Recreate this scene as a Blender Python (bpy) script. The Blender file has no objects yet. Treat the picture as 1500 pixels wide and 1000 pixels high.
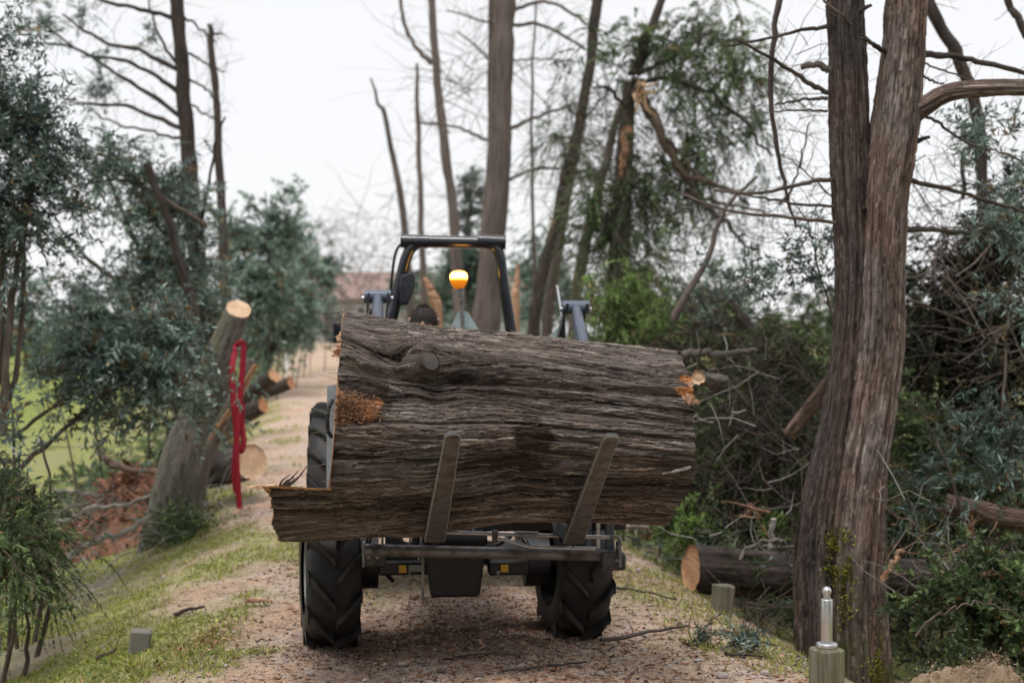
import bpy, math, random
import numpy as np
from mathutils import Vector, Matrix

# ------------------------------------------------------------------ camera, sky, sun, exposure
SC = bpy.context.scene
COL = SC.collection
FPX = 1500 * 50 / 36.0
CAMZ = 1.5
cam = bpy.data.cameras.new('camera'); cam_o = bpy.data.objects.new('camera', cam); COL.objects.link(cam_o)
cam.lens = 50; cam.sensor_width = 36; cam.clip_start = 0.05; cam.clip_end = 2000
cam.shift_y = -10 / 1500
cam_o.location = (0, 0, CAMZ); cam_o.rotation_euler = (math.radians(90), 0, 0)
cam.dof.use_dof = True; cam.dof.focus_distance = 5.8; cam.dof.aperture_fstop = 2.4
SC.camera = cam_o

SUN_EL, SUN_AZ = math.radians(72), math.radians(200)
world = bpy.data.worlds.new('World'); SC.world = world; world.use_nodes = True
nt = world.node_tree; nt.nodes.clear()
w_out = nt.nodes.new('ShaderNodeOutputWorld'); w_bg = nt.nodes.new('ShaderNodeBackground')
w_sky = nt.nodes.new('ShaderNodeTexSky'); w_sky.sky_type = 'NISHITA'; w_sky.sun_disc = False
w_sky.sun_elevation = SUN_EL; w_sky.sun_rotation = SUN_AZ
w_mix = nt.nodes.new('ShaderNodeMix'); w_mix.data_type = 'RGBA'
w_mix.inputs[0].default_value = 0.93
w_mix.inputs[7].default_value = (7.95, 7.95, 8.05, 1)      # closed overcast cloud cover
nt.links.new(w_sky.outputs[0], w_mix.inputs[6]); nt.links.new(w_mix.outputs[2], w_bg.inputs[0])
w_bg.inputs[1].default_value = 0.1
nt.links.new(w_bg.outputs[0], w_out.inputs[0])

sun = bpy.data.lights.new('sun', 'SUN'); sun.energy = 1.5; sun.angle = math.radians(20); sun.color = (1, .97, .93)
sun_o = bpy.data.objects.new('sun', sun); COL.objects.link(sun_o)
_sd = Vector((math.sin(SUN_AZ) * math.cos(SUN_EL), math.cos(SUN_AZ) * math.cos(SUN_EL), math.sin(SUN_EL)))
sun_o.rotation_euler = _sd.to_track_quat('Z', 'Y').to_euler(); sun_o.location = _sd * 40
SC.view_settings.view_transform = 'Standard'; SC.view_settings.look = 'None'
SC.view_settings.exposure = 0.34; SC.view_settings.gamma = 1
SC.cycles.use_denoising = True
SC.cycles.max_bounces = 6; SC.cycles.diffuse_bounces = 1; SC.cycles.glossy_bounces = 2; SC.cycles.transmission_bounces = 3
SC.cycles.caustics_reflective = False; SC.cycles.caustics_refractive = False

# ------------------------------------------------------------------ helpers
RNG = np.random.default_rng(11)

def P(px, py, D):
    return np.array([(px - 750) / FPX * D, D, CAMZ - (py - 490) / FPX * D])

def PP(lst, D=None):
    return np.array([P(q[0], q[1], q[2] if len(q) > 2 else D) for q in lst])

def nrm(v):
    return v / np.maximum(np.linalg.norm(v, axis=-1, keepdims=True), 1e-9)

def _hash(ix, iy, iz, seed):
    h = (ix * 374761393 + iy * 668265263 + iz * 2147483647 + seed * 1274126177) & 0xFFFFFFFF
    h = ((h ^ (h >> 13)) * 1274126177) & 0xFFFFFFFF
    h = h ^ (h >> 16)
    return (h & 0xFFFF) / 65535.0

def noise(x, y, z=0.0, seed=0):
    x, y, z = np.broadcast_arrays(np.asarray(x, float), np.asarray(y, float), np.asarray(z, float))
    ix, iy, iz = np.floor(x).astype(np.int64), np.floor(y).astype(np.int64), np.floor(z).astype(np.int64)
    fx, fy, fz = x - ix, y - iy, z - iz
    fx, fy, fz = fx * fx * (3 - 2 * fx), fy * fy * (3 - 2 * fy), fz * fz * (3 - 2 * fz)
    r = 0
    for dx in (0, 1):
        for dy in (0, 1):
            for dz in (0, 1):
                w = (fx if dx else 1 - fx) * (fy if dy else 1 - fy) * (fz if dz else 1 - fz)
                r = r + w * _hash(ix + dx, iy + dy, iz + dz, seed)
    return r

def fbm(x, y, z=0.0, seed=0, oct=3):
    r, a, t = 0, 1.0, 0
    for k in range(oct):
        r = r + a * noise(np.asarray(x) * 2 ** k, np.asarray(y) * 2 ** k, np.asarray(z) * 2 ** k, seed + k * 17); t += a; a *= .5
    return r / t

def spline(pts, n):
    pts = np.asarray(pts, float)
    if len(pts) < 3:
        t = np.linspace(0, 1, n)[:, None]; return pts[0] * (1 - t) + pts[-1] * t
    q = np.vstack([2 * pts[0] - pts[1], pts, 2 * pts[-1] - pts[-2]])
    u = np.linspace(0, len(pts) - 1 - 1e-6, n); i = u.astype(int); f = (u - i)[:, None] if pts.ndim > 1 else u - i
    a, b, c, d = q[i], q[i + 1], q[i + 2], q[i + 3]
    return .5 * ((2 * b) + (-a + c) * f + (2 * a - 5 * b + 4 * c - d) * f ** 2 + (-a + 3 * b - 3 * c + d) * f ** 3)

class MB:
    """collects vertices and faces of one mesh object"""
    def __init__(s):
        s.V, s.F4, s.F3, s.bk, s.tn, s.M4, s.M3, s.n = [], [], [], [], [], [], [], 0
    def add(s, V, F4=None, F3=None, bk=None, tone=.5, mi=0):
        V = np.asarray(V, float).reshape(-1, 3); m = len(V)
        s.V.append(V)
        s.bk.append(V if bk is None else np.asarray(bk, float).reshape(-1, 3))
        s.tn.append(np.broadcast_to(np.asarray(tone, float), (m,)))
        if F4 is not None and len(F4):
            F4 = np.asarray(F4, np.int64).reshape(-1, 4); s.F4.append(F4 + s.n); s.M4.append(np.broadcast_to(np.asarray(mi), (len(F4),)))
        if F3 is not None and len(F3):
            F3 = np.asarray(F3, np.int64).reshape(-1, 3); s.F3.append(F3 + s.n); s.M3.append(np.broadcast_to(np.asarray(mi), (len(F3),)))
        s.n += m
        return s
    def build(s, name, mats, parent=None, smooth=True, origin=None):
        V = np.vstack(s.V); bk = np.vstack(s.bk); tn = np.concatenate(s.tn)
        off = np.zeros(3)
        if parent is not None:
            p = parent
            while p is not None: off = off + np.array(p.location); p = p.parent
        if origin is not None: off = np.asarray(origin, float)
        V = V - off
        F4 = np.vstack(s.F4) if s.F4 else np.zeros((0, 4), int); F3 = np.vstack(s.F3) if s.F3 else np.zeros((0, 3), int)
        me = bpy.data.meshes.new(name)
        me.vertices.add(len(V)); me.vertices.foreach_set('co', V.astype(np.float32).ravel())
        loops = np.concatenate([F4.ravel(), F3.ravel()]).astype(np.int32)
        me.loops.add(len(loops)); me.loops.foreach_set('vertex_index', loops)
        npoly = len(F4) + len(F3); me.polygons.add(npoly)
        st = np.concatenate([np.arange(len(F4)) * 4, len(F4) * 4 + np.arange(len(F3)) * 3]).astype(np.int32)
        me.polygons.foreach_set('loop_start', st)
        mi = np.concatenate(([np.concatenate(s.M4)] if s.M4 else []) + ([np.concatenate(s.M3)] if s.M3 else [])).astype(np.int32)
        me.polygons.foreach_set('material_index', mi)
        me.polygons.foreach_set('use_smooth', np.full(npoly, smooth, bool))
        me.update(calc_edges=True)
        a = me.attributes.new('bk', 'FLOAT_VECTOR', 'POINT'); a.data.foreach_set('vector', bk.astype(np.float32).ravel())
        a = me.attributes.new('tone', 'FLOAT', 'POINT'); a.data.foreach_set('value', tn.astype(np.float32))
        if not isinstance(mats, (list, tuple)): mats = [mats]
        for m in mats: me.materials.append(m)
        o = bpy.data.objects.new(name, me); COL.objects.link(o)
        if parent is not None: o.parent = parent
        if origin is not None: o.location = tuple(off)
        return o

def tag(o, label, cat, group=None):
    o['label'] = label; o['category'] = cat
    if group: o['group'] = group
    return o

def kind(o, k, label=None):
    o['kind'] = k
    if label: o['label'] = label
    return o

def thing(name, label, cat, loc, group=None):
    o = bpy.data.objects.new(name, None); COL.objects.link(o); o.location = tuple(float(q) for q in loc)
    o.empty_display_size = .1
    return tag(o, label, cat, group)

def frames(pts):
    T = nrm(np.gradient(pts, axis=0)); m = np.abs(T.mean(0)); ref = np.eye(3)[int(np.argmin(m))]
    N = nrm(np.cross(T, ref)); B = np.cross(T, N)
    return T, N, B

def tube(mb, pts, rad, sides=8, cap=True, tone=None, mi=0, capmi=None, capbk=False):
    pts = np.asarray(pts, float); n = len(pts); rad = np.broadcast_to(np.asarray(rad, float), (n,))
    T, N, B = frames(pts)
    th = np.linspace(0, 2 * np.pi, sides, endpoint=False); c, s_ = np.cos(th), np.sin(th)
    ring = N[:, None] * c[None, :, None] + B[:, None] * s_[None, :, None]
    V = (pts[:, None] + rad[:, None, None] * ring).reshape(-1, 3)
    i = np.arange(n - 1)[:, None] * sides; j = np.arange(sides)[None]; k = (j + 1) % sides
    F = np.stack([i + j, i + k, i + sides + k, i + sides + j], -1).reshape(-1, 4)
    L = np.concatenate([[0], np.cumsum(np.linalg.norm(np.diff(pts, axis=0), axis=1))])
    r0 = float(rad.mean()); off = RNG.uniform(0, 50, 3)
    bk = np.stack([np.tile(c * r0, n), np.tile(s_ * r0, n), np.repeat(L, sides)], 1) + off
    if tone is None: tone = RNG.uniform(.3, .7)
    mb.add(V, F, bk=bk, tone=tone, mi=mi)
    if cap:
        for e, idx in ((0, 0), (1, n - 1)):
            base = V.reshape(n, sides, 3)[idx]; ctr = pts[idx]
            mid = ctr + (base - ctr) * .5
            VV = np.vstack([base, mid, ctr[None]])
            j = np.arange(sides); k = (j + 1) % sides
            q = np.stack([j, k, k + sides, j + sides], 1); t3 = np.stack([j + sides, k + sides, np.full(sides, 2 * sides)], 1)
            if e == 0: q = q[:, ::-1]; t3 = t3[:, ::-1]
            cb = np.vstack([np.stack([c * rad[idx], s_ * rad[idx], 0 * c], 1), np.stack([c * rad[idx] * .5, s_ * rad[idx] * .5, 0 * c], 1), [[0, 0, 0]]])
            mb.add(VV, q, t3, bk=cb, tone=tone, mi=mi if capmi is None else capmi)
    return mb

def twigs(mb, P0, P1, r0, r1=None, tone=None):
    """many thin straight three-sided twigs at once"""
    P0 = np.asarray(P0, float); P1 = np.asarray(P1, float); n = len(P0)
    if n == 0: return
    r0 = np.broadcast_to(r0, (n,)); r1 = r0 * .5 if r1 is None else np.broadcast_to(r1, (n,))
    T = nrm(P1 - P0); ref = np.where(np.abs(T[:, 2:3]) > .8, [[1., 0, 0]], [[0, 0, 1.]])
    N = nrm(np.cross(T, ref)); B = np.cross(T, N)
    V = np.zeros((n, 6, 3))
    for k in range(3):
        a = 2 * np.pi * k / 3; d = N * math.cos(a) + B * math.sin(a)
        V[:, k] = P0 + d * r0[:, None]; V[:, 3 + k] = P1 + d * r1[:, None]
    b = np.arange(n)[:, None] * 6
    F = np.stack([b + np.array([[k, (k + 1) % 3, 3 + (k + 1) % 3, 3 + k]]) for k in range(3)], 1).reshape(-1, 4)
    t = RNG.uniform(.2, .8, n) if tone is None else np.broadcast_to(tone, (n,))
    mb.add(V.reshape(-1, 3), F, tone=np.repeat(t, 6))

def leaves(mb, base, d, L, W, tone, fold=.15, mi=0):
    n = len(base); L = np.broadcast_to(L, (n,))[:, None]; W = np.broadcast_to(W, (n,))[:, None]
    d = nrm(d); r = nrm(RNG.normal(size=(n, 3))); side = nrm(np.cross(d, r)); up = np.cross(side, d)
    V = np.stack([base, base + d * L * .45 + side * W * .5 + up * W * fold, base + d * L, base + d * L * .5 - side * W * .5 + up * W * fold], 1).reshape(-1, 3)
    F = np.arange(n)[:, None] * 4 + np.arange(4)[None]
    mb.add(V, F, tone=np.repeat(np.broadcast_to(tone, (n,)), 4), mi=mi)

def box(mb, c, size, rot=None, bev=.0, mi=0, tone=.5):
    """bevelled box; rot is a 3x3 matrix or None"""
    hx, hy, hz = np.asarray(size, float) / 2
    b = min(bev, hx * .9, hy * .9, hz * .9)
    if b <= 0:
        V = np.array([[x, y, z] for z in (-hz, hz) for y in (-hy, hy) for x in (-hx, hx)])
        F = [[0, 2, 3, 1], [4, 5, 7, 6], [0, 1, 5, 4], [2, 6, 7, 3], [0, 4, 6, 2], [1, 3, 7, 5]]; F3 = None
    else:
        V = []; 
        def vid(sx, sy, sz, ax): return ((sx > 0) + 2 * (sy > 0) + 4 * (sz > 0)) * 3 + ax
        for sz in (-1, 1):
            for sy in (-1, 1):
                for sx in (-1, 1):
                    V += [[sx * hx, sy * (hy - b), sz * (hz - b)], [sx * (hx - b), sy * hy, sz * (hz - b)], [sx * (hx - b), sy * (hy - b), sz * hz]]
        F = []; F3 = []
        for s in (-1, 1):
            f = [vid(s, -1, -1, 0), vid(s, 1, -1, 0), vid(s, 1, 1, 0), vid(s, -1, 1, 0)]; F.append(f if s > 0 else f[::-1])
            f = [vid(-1, s, -1, 1), vid(-1, s, 1, 1), vid(1, s, 1, 1), vid(1, s, -1, 1)]; F.append(f if s > 0 else f[::-1])
            f = [vid(-1, -1, s, 2), vid(1, -1, s, 2), vid(1, 1, s, 2), vid(-1, 1, s, 2)]; F.append(f if s > 0 else f[::-1])
        for a in (-1, 1):
            for c2 in (-1, 1):
                F.append([vid(a, c2, -1, 0), vid(a, c2, -1, 1), vid(a, c2, 1, 1), vid(a, c2, 1, 0)])
                F.append([vid(a, -1, c2, 0), vid(a, -1, c2, 2), vid(a, 1, c2, 2), vid(a, 1, c2, 0)])
                F.append([vid(-1, a, c2, 1), vid(-1, a, c2, 2), vid(1, a, c2, 2), vid(1, a, c2, 1)])
                for c3 in (-1, 1): F3.append([vid(a, c2, c3, 0), vid(a, c2, c3, 1), vid(a, c2, c3, 2)])
        V = np.array(V)
        # orient edge and corner faces outward
        def fix(f):
            p = V[f]; n_ = np.cross(p[1] - p[0], p[2] - p[0]); return f if np.dot(n_, p.mean(0)) > 0 else f[::-1]
        F = [fix(f) for f in F]; F3 = [fix(f) for f in F3]
    if rot is not None: V = V @ np.asarray(rot).T
    mb.add(V + np.asarray(c, float), F, F3, mi=mi, tone=tone)
    return mb

def rotz(a):
    c, s = math.cos(a), math.sin(a); return np.array([[c, -s, 0], [s, c, 0], [0, 0, 1.]])

# ------------------------------------------------------------------ materials
def new_mat(name):
    m = bpy.data.materials.new(name); m.use_nodes = True; n = m.node_tree; n.nodes.clear()
    out = n.nodes.new('ShaderNodeOutputMaterial'); b = n.nodes.new('ShaderNodeBsdfPrincipled')
    n.links.new(b.outputs[0], out.inputs[0])
    return m, n, b, out

def nd(n, t, **k):
    x = n.nodes.new(t)
    for a, v in k.items(): setattr(x, a, v)
    return x

def lk(n, a, b): n.links.new(a, b)

def ramp(n, fac, stops):
    r = nd(n, 'ShaderNodeValToRGB'); e = r.color_ramp.elements
    while len(e) < len(stops): e.new(.5)
    for q, (p, c) in zip(e, stops): q.position = p; q.color = (*c, 1)
    lk(n, fac, r.inputs[0]); return r.outputs[0]

def mixc(n, fac, a, b, mode='MIX'):
    x = nd(n, 'ShaderNodeMix', data_type='RGBA', blend_type=mode)
    for v, i in ((fac, 0), (a, 6), (b, 7)):
        if isinstance(v, (int, float)): x.inputs[i].default_value = v
        elif isinstance(v, tuple): x.inputs[i].default_value = (*v, 1)
        else: lk(n, v, x.inputs[i])
    return x.outputs[2]

def noisetex(n, vec, scale, detail=3, rough=.55):
    t = nd(n, 'ShaderNodeTexNoise'); t.inputs['Scale'].default_value = scale; t.inputs['Detail'].default_value = detail
    t.inputs['Roughness'].default_value = rough
    if vec is not None: lk(n, vec, t.inputs['Vector'])
    return t.outputs['Fac']

def mapv(n, vec, scale=(1, 1, 1), loc=(0, 0, 0)):
    m = nd(n, 'ShaderNodeMapping'); m.inputs['Scale'].default_value = scale; m.inputs['Location'].default_value = loc
    lk(n, vec, m.inputs[0]); return m.outputs[0]

def attr(n, name): return nd(n, 'ShaderNodeAttribute', attribute_name=name)

def bump(n, h, b, strength=.5, dist=.01):
    x = nd(n, 'ShaderNodeBump'); x.inputs['Strength'].default_value = strength; x.inputs['Distance'].default_value = dist
    lk(n, h, x.inputs['Height']); lk(n, x.outputs[0], b.inputs['Normal'])

def m_bark(name, dark, mid, light, sc=40, lng=.1, dist=.006, moss=None):
    m, n, b, _ = new_mat(name); v = attr(n, 'bk').outputs['Vector']; tn = attr(n, 'tone').outputs['Fac']
    f1 = noisetex(n, mapv(n, v, (1, 1, lng)), sc, 4, .65); f2 = noisetex(n, mapv(n, v, (1, 1, .4)), sc * .15, 3)
    add = nd(n, 'ShaderNodeMath', operation='MULTIPLY_ADD'); lk(n, tn, add.inputs[0]); add.inputs[1].default_value = .45; lk(n, f1, add.inputs[2])
    c = ramp(n, add.outputs[0], [(.42, dark), (.68, mid), (1.0, light)])
    c = mixc(n, .5, c, ramp(n, f2, [(.3, (.45, .42, .4)), (.7, (1.1, 1.05, 1.0))]), 'MULTIPLY')
    if moss:
        g = noisetex(n, mapv(n, v, (1, 1, .5)), sc * .12, 4)
        c = mixc(n, ramp(n, g, [(.52, (0, 0, 0)), (.66, (.8, .8, .8))]), c, moss)
    lk(n, c, b.inputs['Base Color']); b.inputs['Roughness'].default_value = .85; b.inputs['Specular IOR Level'].default_value = .25
    bump(n, f1, b, .8, dist)
    return m

def m_leaf(name, c1, c2, trans=.3, rough=.45, spec=.4):
    m, n, b, out = new_mat(name); tn = attr(n, 'tone').outputs['Fac']
    c = ramp(n, tn, [(.08, tuple(.4 * q for q in c1)), (.55, tuple(.5 * (a + b_) for a, b_ in zip(c1, c2))), (.8, c2), (1.0, tuple(1.9 * q for q in c2))])
    lk(n, c, b.inputs['Base Color']); b.inputs['Roughness'].default_value = rough; b.inputs['Specular IOR Level'].default_value = spec
    t = nd(n, 'ShaderNodeBsdfTranslucent'); lk(n, mixc(n, .4, c, tuple(min(1, 1.6 * q) for q in c2)), t.inputs[0])
    mx = nd(n, 'ShaderNodeMixShader'); mx.inputs[0].default_value = trans
    lk(n, b.outputs[0], mx.inputs[1]); lk(n, t.outputs[0], mx.inputs[2]); lk(n, mx.outputs[0], out.inputs[0])
    return m

def m_paint(name, col, rough=.4, metal=0., dirt=None, amount=.5, sc=9, coat=0.):
    m, n, b, _ = new_mat(name); tc = nd(n, 'ShaderNodeTexCoord').outputs['Object']
    f = noisetex(n, tc, sc, 5, .6); f2 = noisetex(n, tc, sc * 9, 3)
    c = mixc(n, f2, tuple(q * .8 for q in col), tuple(min(1, q * 1.2) for q in col))
    if dirt:
        k = nd(n, 'ShaderNodeMath', operation='MULTIPLY'); lk(n, ramp(n, f, [(.42, (0, 0, 0)), (.68, (1, 1, 1))]), k.inputs[0]); k.inputs[1].default_value = amount
        c = mixc(n, k.outputs[0], c, dirt)
        rr = nd(n, 'ShaderNodeMapRange'); lk(n, k.outputs[0], rr.inputs[0]); rr.inputs[3].default_value = rough; rr.inputs[4].default_value = .85; lk(n, rr.outputs[0], b.inputs['Roughness'])
    else: b.inputs['Roughness'].default_value = rough
    lk(n, c, b.inputs['Base Color']); b.inputs['Metallic'].default_value = metal; b.inputs['Coat Weight'].default_value = coat
    bump(n, f2, b, .15, .002)
    return m

def m_cutwood(name, heart, sap, rings=220):
    m, n, b, _ = new_mat(name); v = attr(n, 'bk').outputs['Vector']
    ln = nd(n, 'ShaderNodeVectorMath', operation='LENGTH'); lk(n, v, ln.inputs[0])
    wob = noisetex(n, v, 9, 2); ad = nd(n, 'ShaderNodeMath', operation='MULTIPLY_ADD'); lk(n, wob, ad.inputs[0]); ad.inputs[1].default_value = .05; lk(n, ln.outputs['Value'], ad.inputs[2])
    mu = nd(n, 'ShaderNodeMath', operation='MULTIPLY'); lk(n, ad.outputs[0], mu.inputs[0]); mu.inputs[1].default_value = rings
    sn = nd(n, 'ShaderNodeMath', operation='SINE'); lk(n, mu.outputs[0], sn.inputs[0])
    g = noisetex(n, v, 70, 4)
    c = mixc(n, ramp(n, wob, [(.35, (0, 0, 0)), (.65, (1, 1, 1))]), heart, sap)
    k = nd(n, 'ShaderNodeMapRange'); lk(n, sn.outputs[0], k.inputs[0]); k.inputs[1].default_value = -1; k.inputs[3].default_value = .75; k.inputs[4].default_value = 1.05
    c = mixc(n, 1.0, c, k.outputs[0], 'MULTIPLY'); c = mixc(n, .6, c, ramp(n, g, [(.3, (.6, .55, .5)), (.6, (1.1, 1.1, 1.1))]), 'MULTIPLY')
    lk(n, c, b.inputs['Base Color']); b.inputs['Roughness'].default_value = .75; b.inputs['Specular IOR Level'].default_value = .25
    bump(n, g, b, .5, .004)
    return m

M = {}
M['bark_trunk'] = m_bark('bark_trunk', (.035, .027, .024), (.125, .098, .088), (.27, .215, .195), 34, .07, .008)
M['bark_red'] = m_bark('bark_red', (.04, .028, .022), (.15, .1, .08), (.32, .23, .19), 34, .07, .008)
M['bark_dark'] = m_bark('bark_dark', (.018, .014, .013), (.06, .047, .042), (.13, .105, .095), 40, .1)
M['bark_grey'] = m_bark('bark_grey', (.04, .036, .032), (.12, .105, .095), (.24, .21, .19), 30, .15)
M['bark_mossy'] = m_bark('bark_mossy', (.04, .036, .032), (.125, .11, .098), (.24, .21, .19), 30, .2, .006, (.07, .09, .02))
M['bark_far'] = m_bark('bark_far', (.06, .048, .044), (.145, .118, .11), (.24, .2, .185), 20, .1)
M['twig'] = m_bark('twig', (.03, .024, .02), (.1, .08, .065), (.2, .165, .14), 30, .3)
M['dead_wood'] = m_bark('dead_wood', (.12, .11, .1), (.3, .28, .26), (.5, .47, .44), 40, .1)
M['torn_wood'] = m_bark('torn_wood', (.2, .1, .06), (.44, .25, .15), (.66, .44, .3), 60, .06)
M['red_debris'] = m_bark('red_debris', (.07, .03, .02), (.26, .12, .075), (.45, .25, .17), 25, .5)
M['cut'] = m_cutwood('cut_wood', (.62, .33, .18), (.74, .47, .28))
M['cut_pale'] = m_cutwood('cut_wood_pale', (.7, .45, .28), (.8, .58, .4))
M['cut_red'] = m_cutwood('cut_wood_red', (.5, .2, .09), (.62, .32, .16))
M['olive'] = m_leaf('olive_leaf', (0.060, 0.109, 0.087), (0.261, 0.357, 0.304), .22, .3, .7)
M['olive_dark'] = m_leaf('olive_leaf_dark', (0.040, 0.076, 0.062), (0.172, 0.254, 0.217), .22, .32, .65)
M['cedar'] = m_leaf('cedar_leaf', (0.045, 0.083, 0.045), (0.180, 0.247, 0.112), .3, .6, .2)
M['cedar_cool'] = m_leaf('cedar_leaf_cool', (0.045, 0.083, 0.068), (0.150, 0.225, 0.173), .3, .6, .2)
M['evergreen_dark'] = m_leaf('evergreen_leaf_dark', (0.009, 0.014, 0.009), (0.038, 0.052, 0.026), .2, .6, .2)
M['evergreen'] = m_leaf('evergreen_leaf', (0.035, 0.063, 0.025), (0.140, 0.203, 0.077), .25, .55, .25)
M['dead_leaf'] = m_leaf('dead_leaf', (.09, .06, .03), (.3, .22, .11), .25, .7, .2)
M['fern'] = m_leaf('bright_leaf', (0.068, 0.115, 0.034), (0.243, 0.365, 0.108), .35, .5, .3)
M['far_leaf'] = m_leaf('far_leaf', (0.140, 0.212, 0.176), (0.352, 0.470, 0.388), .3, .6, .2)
M['moss'] = m_leaf('moss_leaf', (0.13, 0.14, 0.02), (0.3, 0.31, 0.06), .2, .8, .1)
M['grass'] = m_leaf('grass_blade', (0.19, 0.21, 0.045), (0.47, 0.5, 0.13), .35, .5, .3)
# ------------------------------------------------------------------ ground and path
def path_centre(y): return 0.95 - 0.15 * y

_u = np.linspace(-60, 60, 2401)
_z = np.interp(_u, [-60, -16, -8, -5, -3.3, -2.2, -1.55, -1.2, 0, 1.0, 1.45, 2.2, 3.4, 6, 14, 60],
               [-1.25, -1.25, -1.15, -1.0, -.66, -.3, -.07, -.01, .03, 0, -.08, -.5, -.85, -.95, -.95, -.95])
_k = np.hanning(17); _k /= _k.sum(); _z = np.convolve(np.pad(_z, 8, mode='edge'), _k, 'valid')

def ground_z(x, y, fine=True):
    x = np.asarray(x, float); y = np.asarray(y, float)
    u = x - path_centre(y)
    z = np.interp(u, _u, _z)
    t = np.clip((y - 18) / 75, 0, 1); z = z + 1.0 * t * t * (3 - 2 * t)
    z = z + (fbm(x * .7, y * .7, 3.3, 5) - .5) * .14 * np.clip(np.abs(u) / 2.5, .25, 1)
    rut = np.exp(-((np.abs(u - .05) - .62) / .2) ** 2); z = z - .03 * rut
    if fine:
        z = z + (fbm(x * 4, y * 4, 1.7, 9, 3) - .5) * .05
        z = z + (fbm(x * 16, y * 16, 7.7, 21, 3) - .5) * .022 * np.clip(14 / np.maximum(y, 1), 0, 1)
    return z

def build_ground():
    ys = [2.5]
    while ys[-1] < 14: ys.append(ys[-1] + .0046 * ys[-1])
    while ys[-1] < 130: ys.append(ys[-1] + .016 * ys[-1])
    while ys[-1] < 1500: ys.append(ys[-1] * 1.12)
    ys = np.array([-40, -15, -5, -1, 1] + ys)
    us = np.concatenate([[-900, -400, -180, -90, -60, -40, -30, -22, -16, -12, -10], np.arange(-8.5, -3.2, .14), np.arange(-3.1, 2.9, .026),
                         np.arange(3.0, 8.5, .14), [10, 12, 16, 22, 30, 40, 60, 90, 180, 400, 900]])
    Y, U = np.meshgrid(ys, us, indexing='ij')
    X = U + path_centre(np.minimum(Y, 140))
    Z = ground_z(X, Y)
    V = np.stack([X, Y, Z], -1).reshape(-1, 3)
    ny, nu = Y.shape
    i = np.arange(ny - 1)[:, None] * nu; j = np.arange(nu - 1)[None]
    F = np.stack([i + j, i + j + 1, i + nu + j + 1, i + nu + j], -1)
    Uc = (U[:-1, :-1] + U[1:, 1:]) / 2; Yc = (Y[:-1, :-1] + Y[1:, 1:]) / 2
    wob = (fbm(Yc * .9, Uc * .3, 0, 31) - .5) * .5
    onp = (Uc > -1.35 + wob) & (Uc < 1.2 + wob) & (Yc < 95) & (Yc > -10)
    # attribute: how much path soil shows (1 path, 0 vegetation)
    wob2 = (fbm(X * 1.3, Y * 1.3, 0, 41, 4) - .5)
    du = np.maximum(np.maximum(-1.05 - U, U - 1.0), 0)
    soil = np.clip(1 - (du / 1.1) + wob2 * 2.2, 0, 1)
    soil = np.where(U > 1.0, np.maximum(soil, .55 * np.clip(1.6 - (U - 1.0), 0, 1)), soil)
    under_shade = np.exp(-((X + .3) / .75) ** 2 - ((Y - 7.1) / .65) ** 2) * (.5 + fbm(X * 5, Y * 5, 0, 88))  # mask for the shade painted on the ground under the tractor
    bkx = np.stack([soil, np.clip(-U / 40, 0, 1), np.clip(under_shade, 0, 1)], -1).reshape(-1, 3)
    for nm, msk in (('path', onp), ('ground', ~onp)):
        f = F[msk].reshape(-1, 4); used = np.unique(f); mp = np.zeros(len(V), int); mp[used] = np.arange(len(used))
        o = MB().add(V[used], mp[f], bk=bkx[used]).build(nm, M['ground'])
        kind(o, 'structure', 'pinkish brown gravel and bark track littered with chips' if nm == 'path' else 'grassy banks and meadow falling away beside the track')

def m_ground():
    m, n, b, _ = new_mat('ground_soil'); pos = nd(n, 'ShaderNodeNewGeometry').outputs['Position']
    a = attr(n, 'bk').outputs['Vector']; sp = nd(n, 'ShaderNodeSeparateXYZ'); lk(n, a, sp.inputs[0])
    n1 = noisetex(n, pos, 1.3, 4); n2 = noisetex(n, pos, 14, 5, .7); n3 = noisetex(n, pos, 70, 4, .7)
    soil = ramp(n, n2, [(.3, (.33, .235, .185)), (.5, (.57, .44, .365)), (.7, (.72, .6, .52))])
    soil = mixc(n, ramp(n, n1, [(.4, (0, 0, 0)), (.62, (.75, .75, .75))]), soil, ramp(n, n2, [(.3, (.4, .24, .15)), (.7, (.68, .46, .31))]))
    soil = mixc(n, .75, soil, ramp(n, n3, [(.3, (.55, .53, .52)), (.5, (1, 1, 1)), (.72, (1.35, 1.33, 1.3))]), 'MULTIPLY')
    veg = ramp(n, n2, [(.3, (.15, .145, .05)), (.5, (.3, .31, .09)), (.72, (.42, .43, .14))])
    veg = mixc(n, ramp(n, n1, [(.42, (0, 0, 0)), (.6, (.8, .8, .8))]), veg, ramp(n, n3, [(.3, (.2, .155, .12)), (.7, (.4, .33, .27))]))
    mead = ramp(n, n1, [(.3, (.16, .2, .05)), (.6, (.27, .31, .085)), (.8, (.34, .31, .13))])
    veg = mixc(n, ramp(n, sp.outputs[1], [(.1, (0, 0, 0)), (.22, (1, 1, 1))]), veg, mead)
    c = mixc(n, sp.outputs[0], veg, soil)
    c = mixc(n, sp.outputs[2], c, ramp(n, n2, [(.3, (.1, .062, .045)), (.7, (.3, .2, .15))]))      # shade under the tractor, painted as darker soil
    lk(n, c, b.inputs['Base Color']); b.inputs['Roughness'].default_value = .95; b.inputs['Specular IOR Level'].default_value = .15
    bump(n, n3, b, .9, .012)
    return m
M['ground'] = m_ground()
build_ground()

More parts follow.
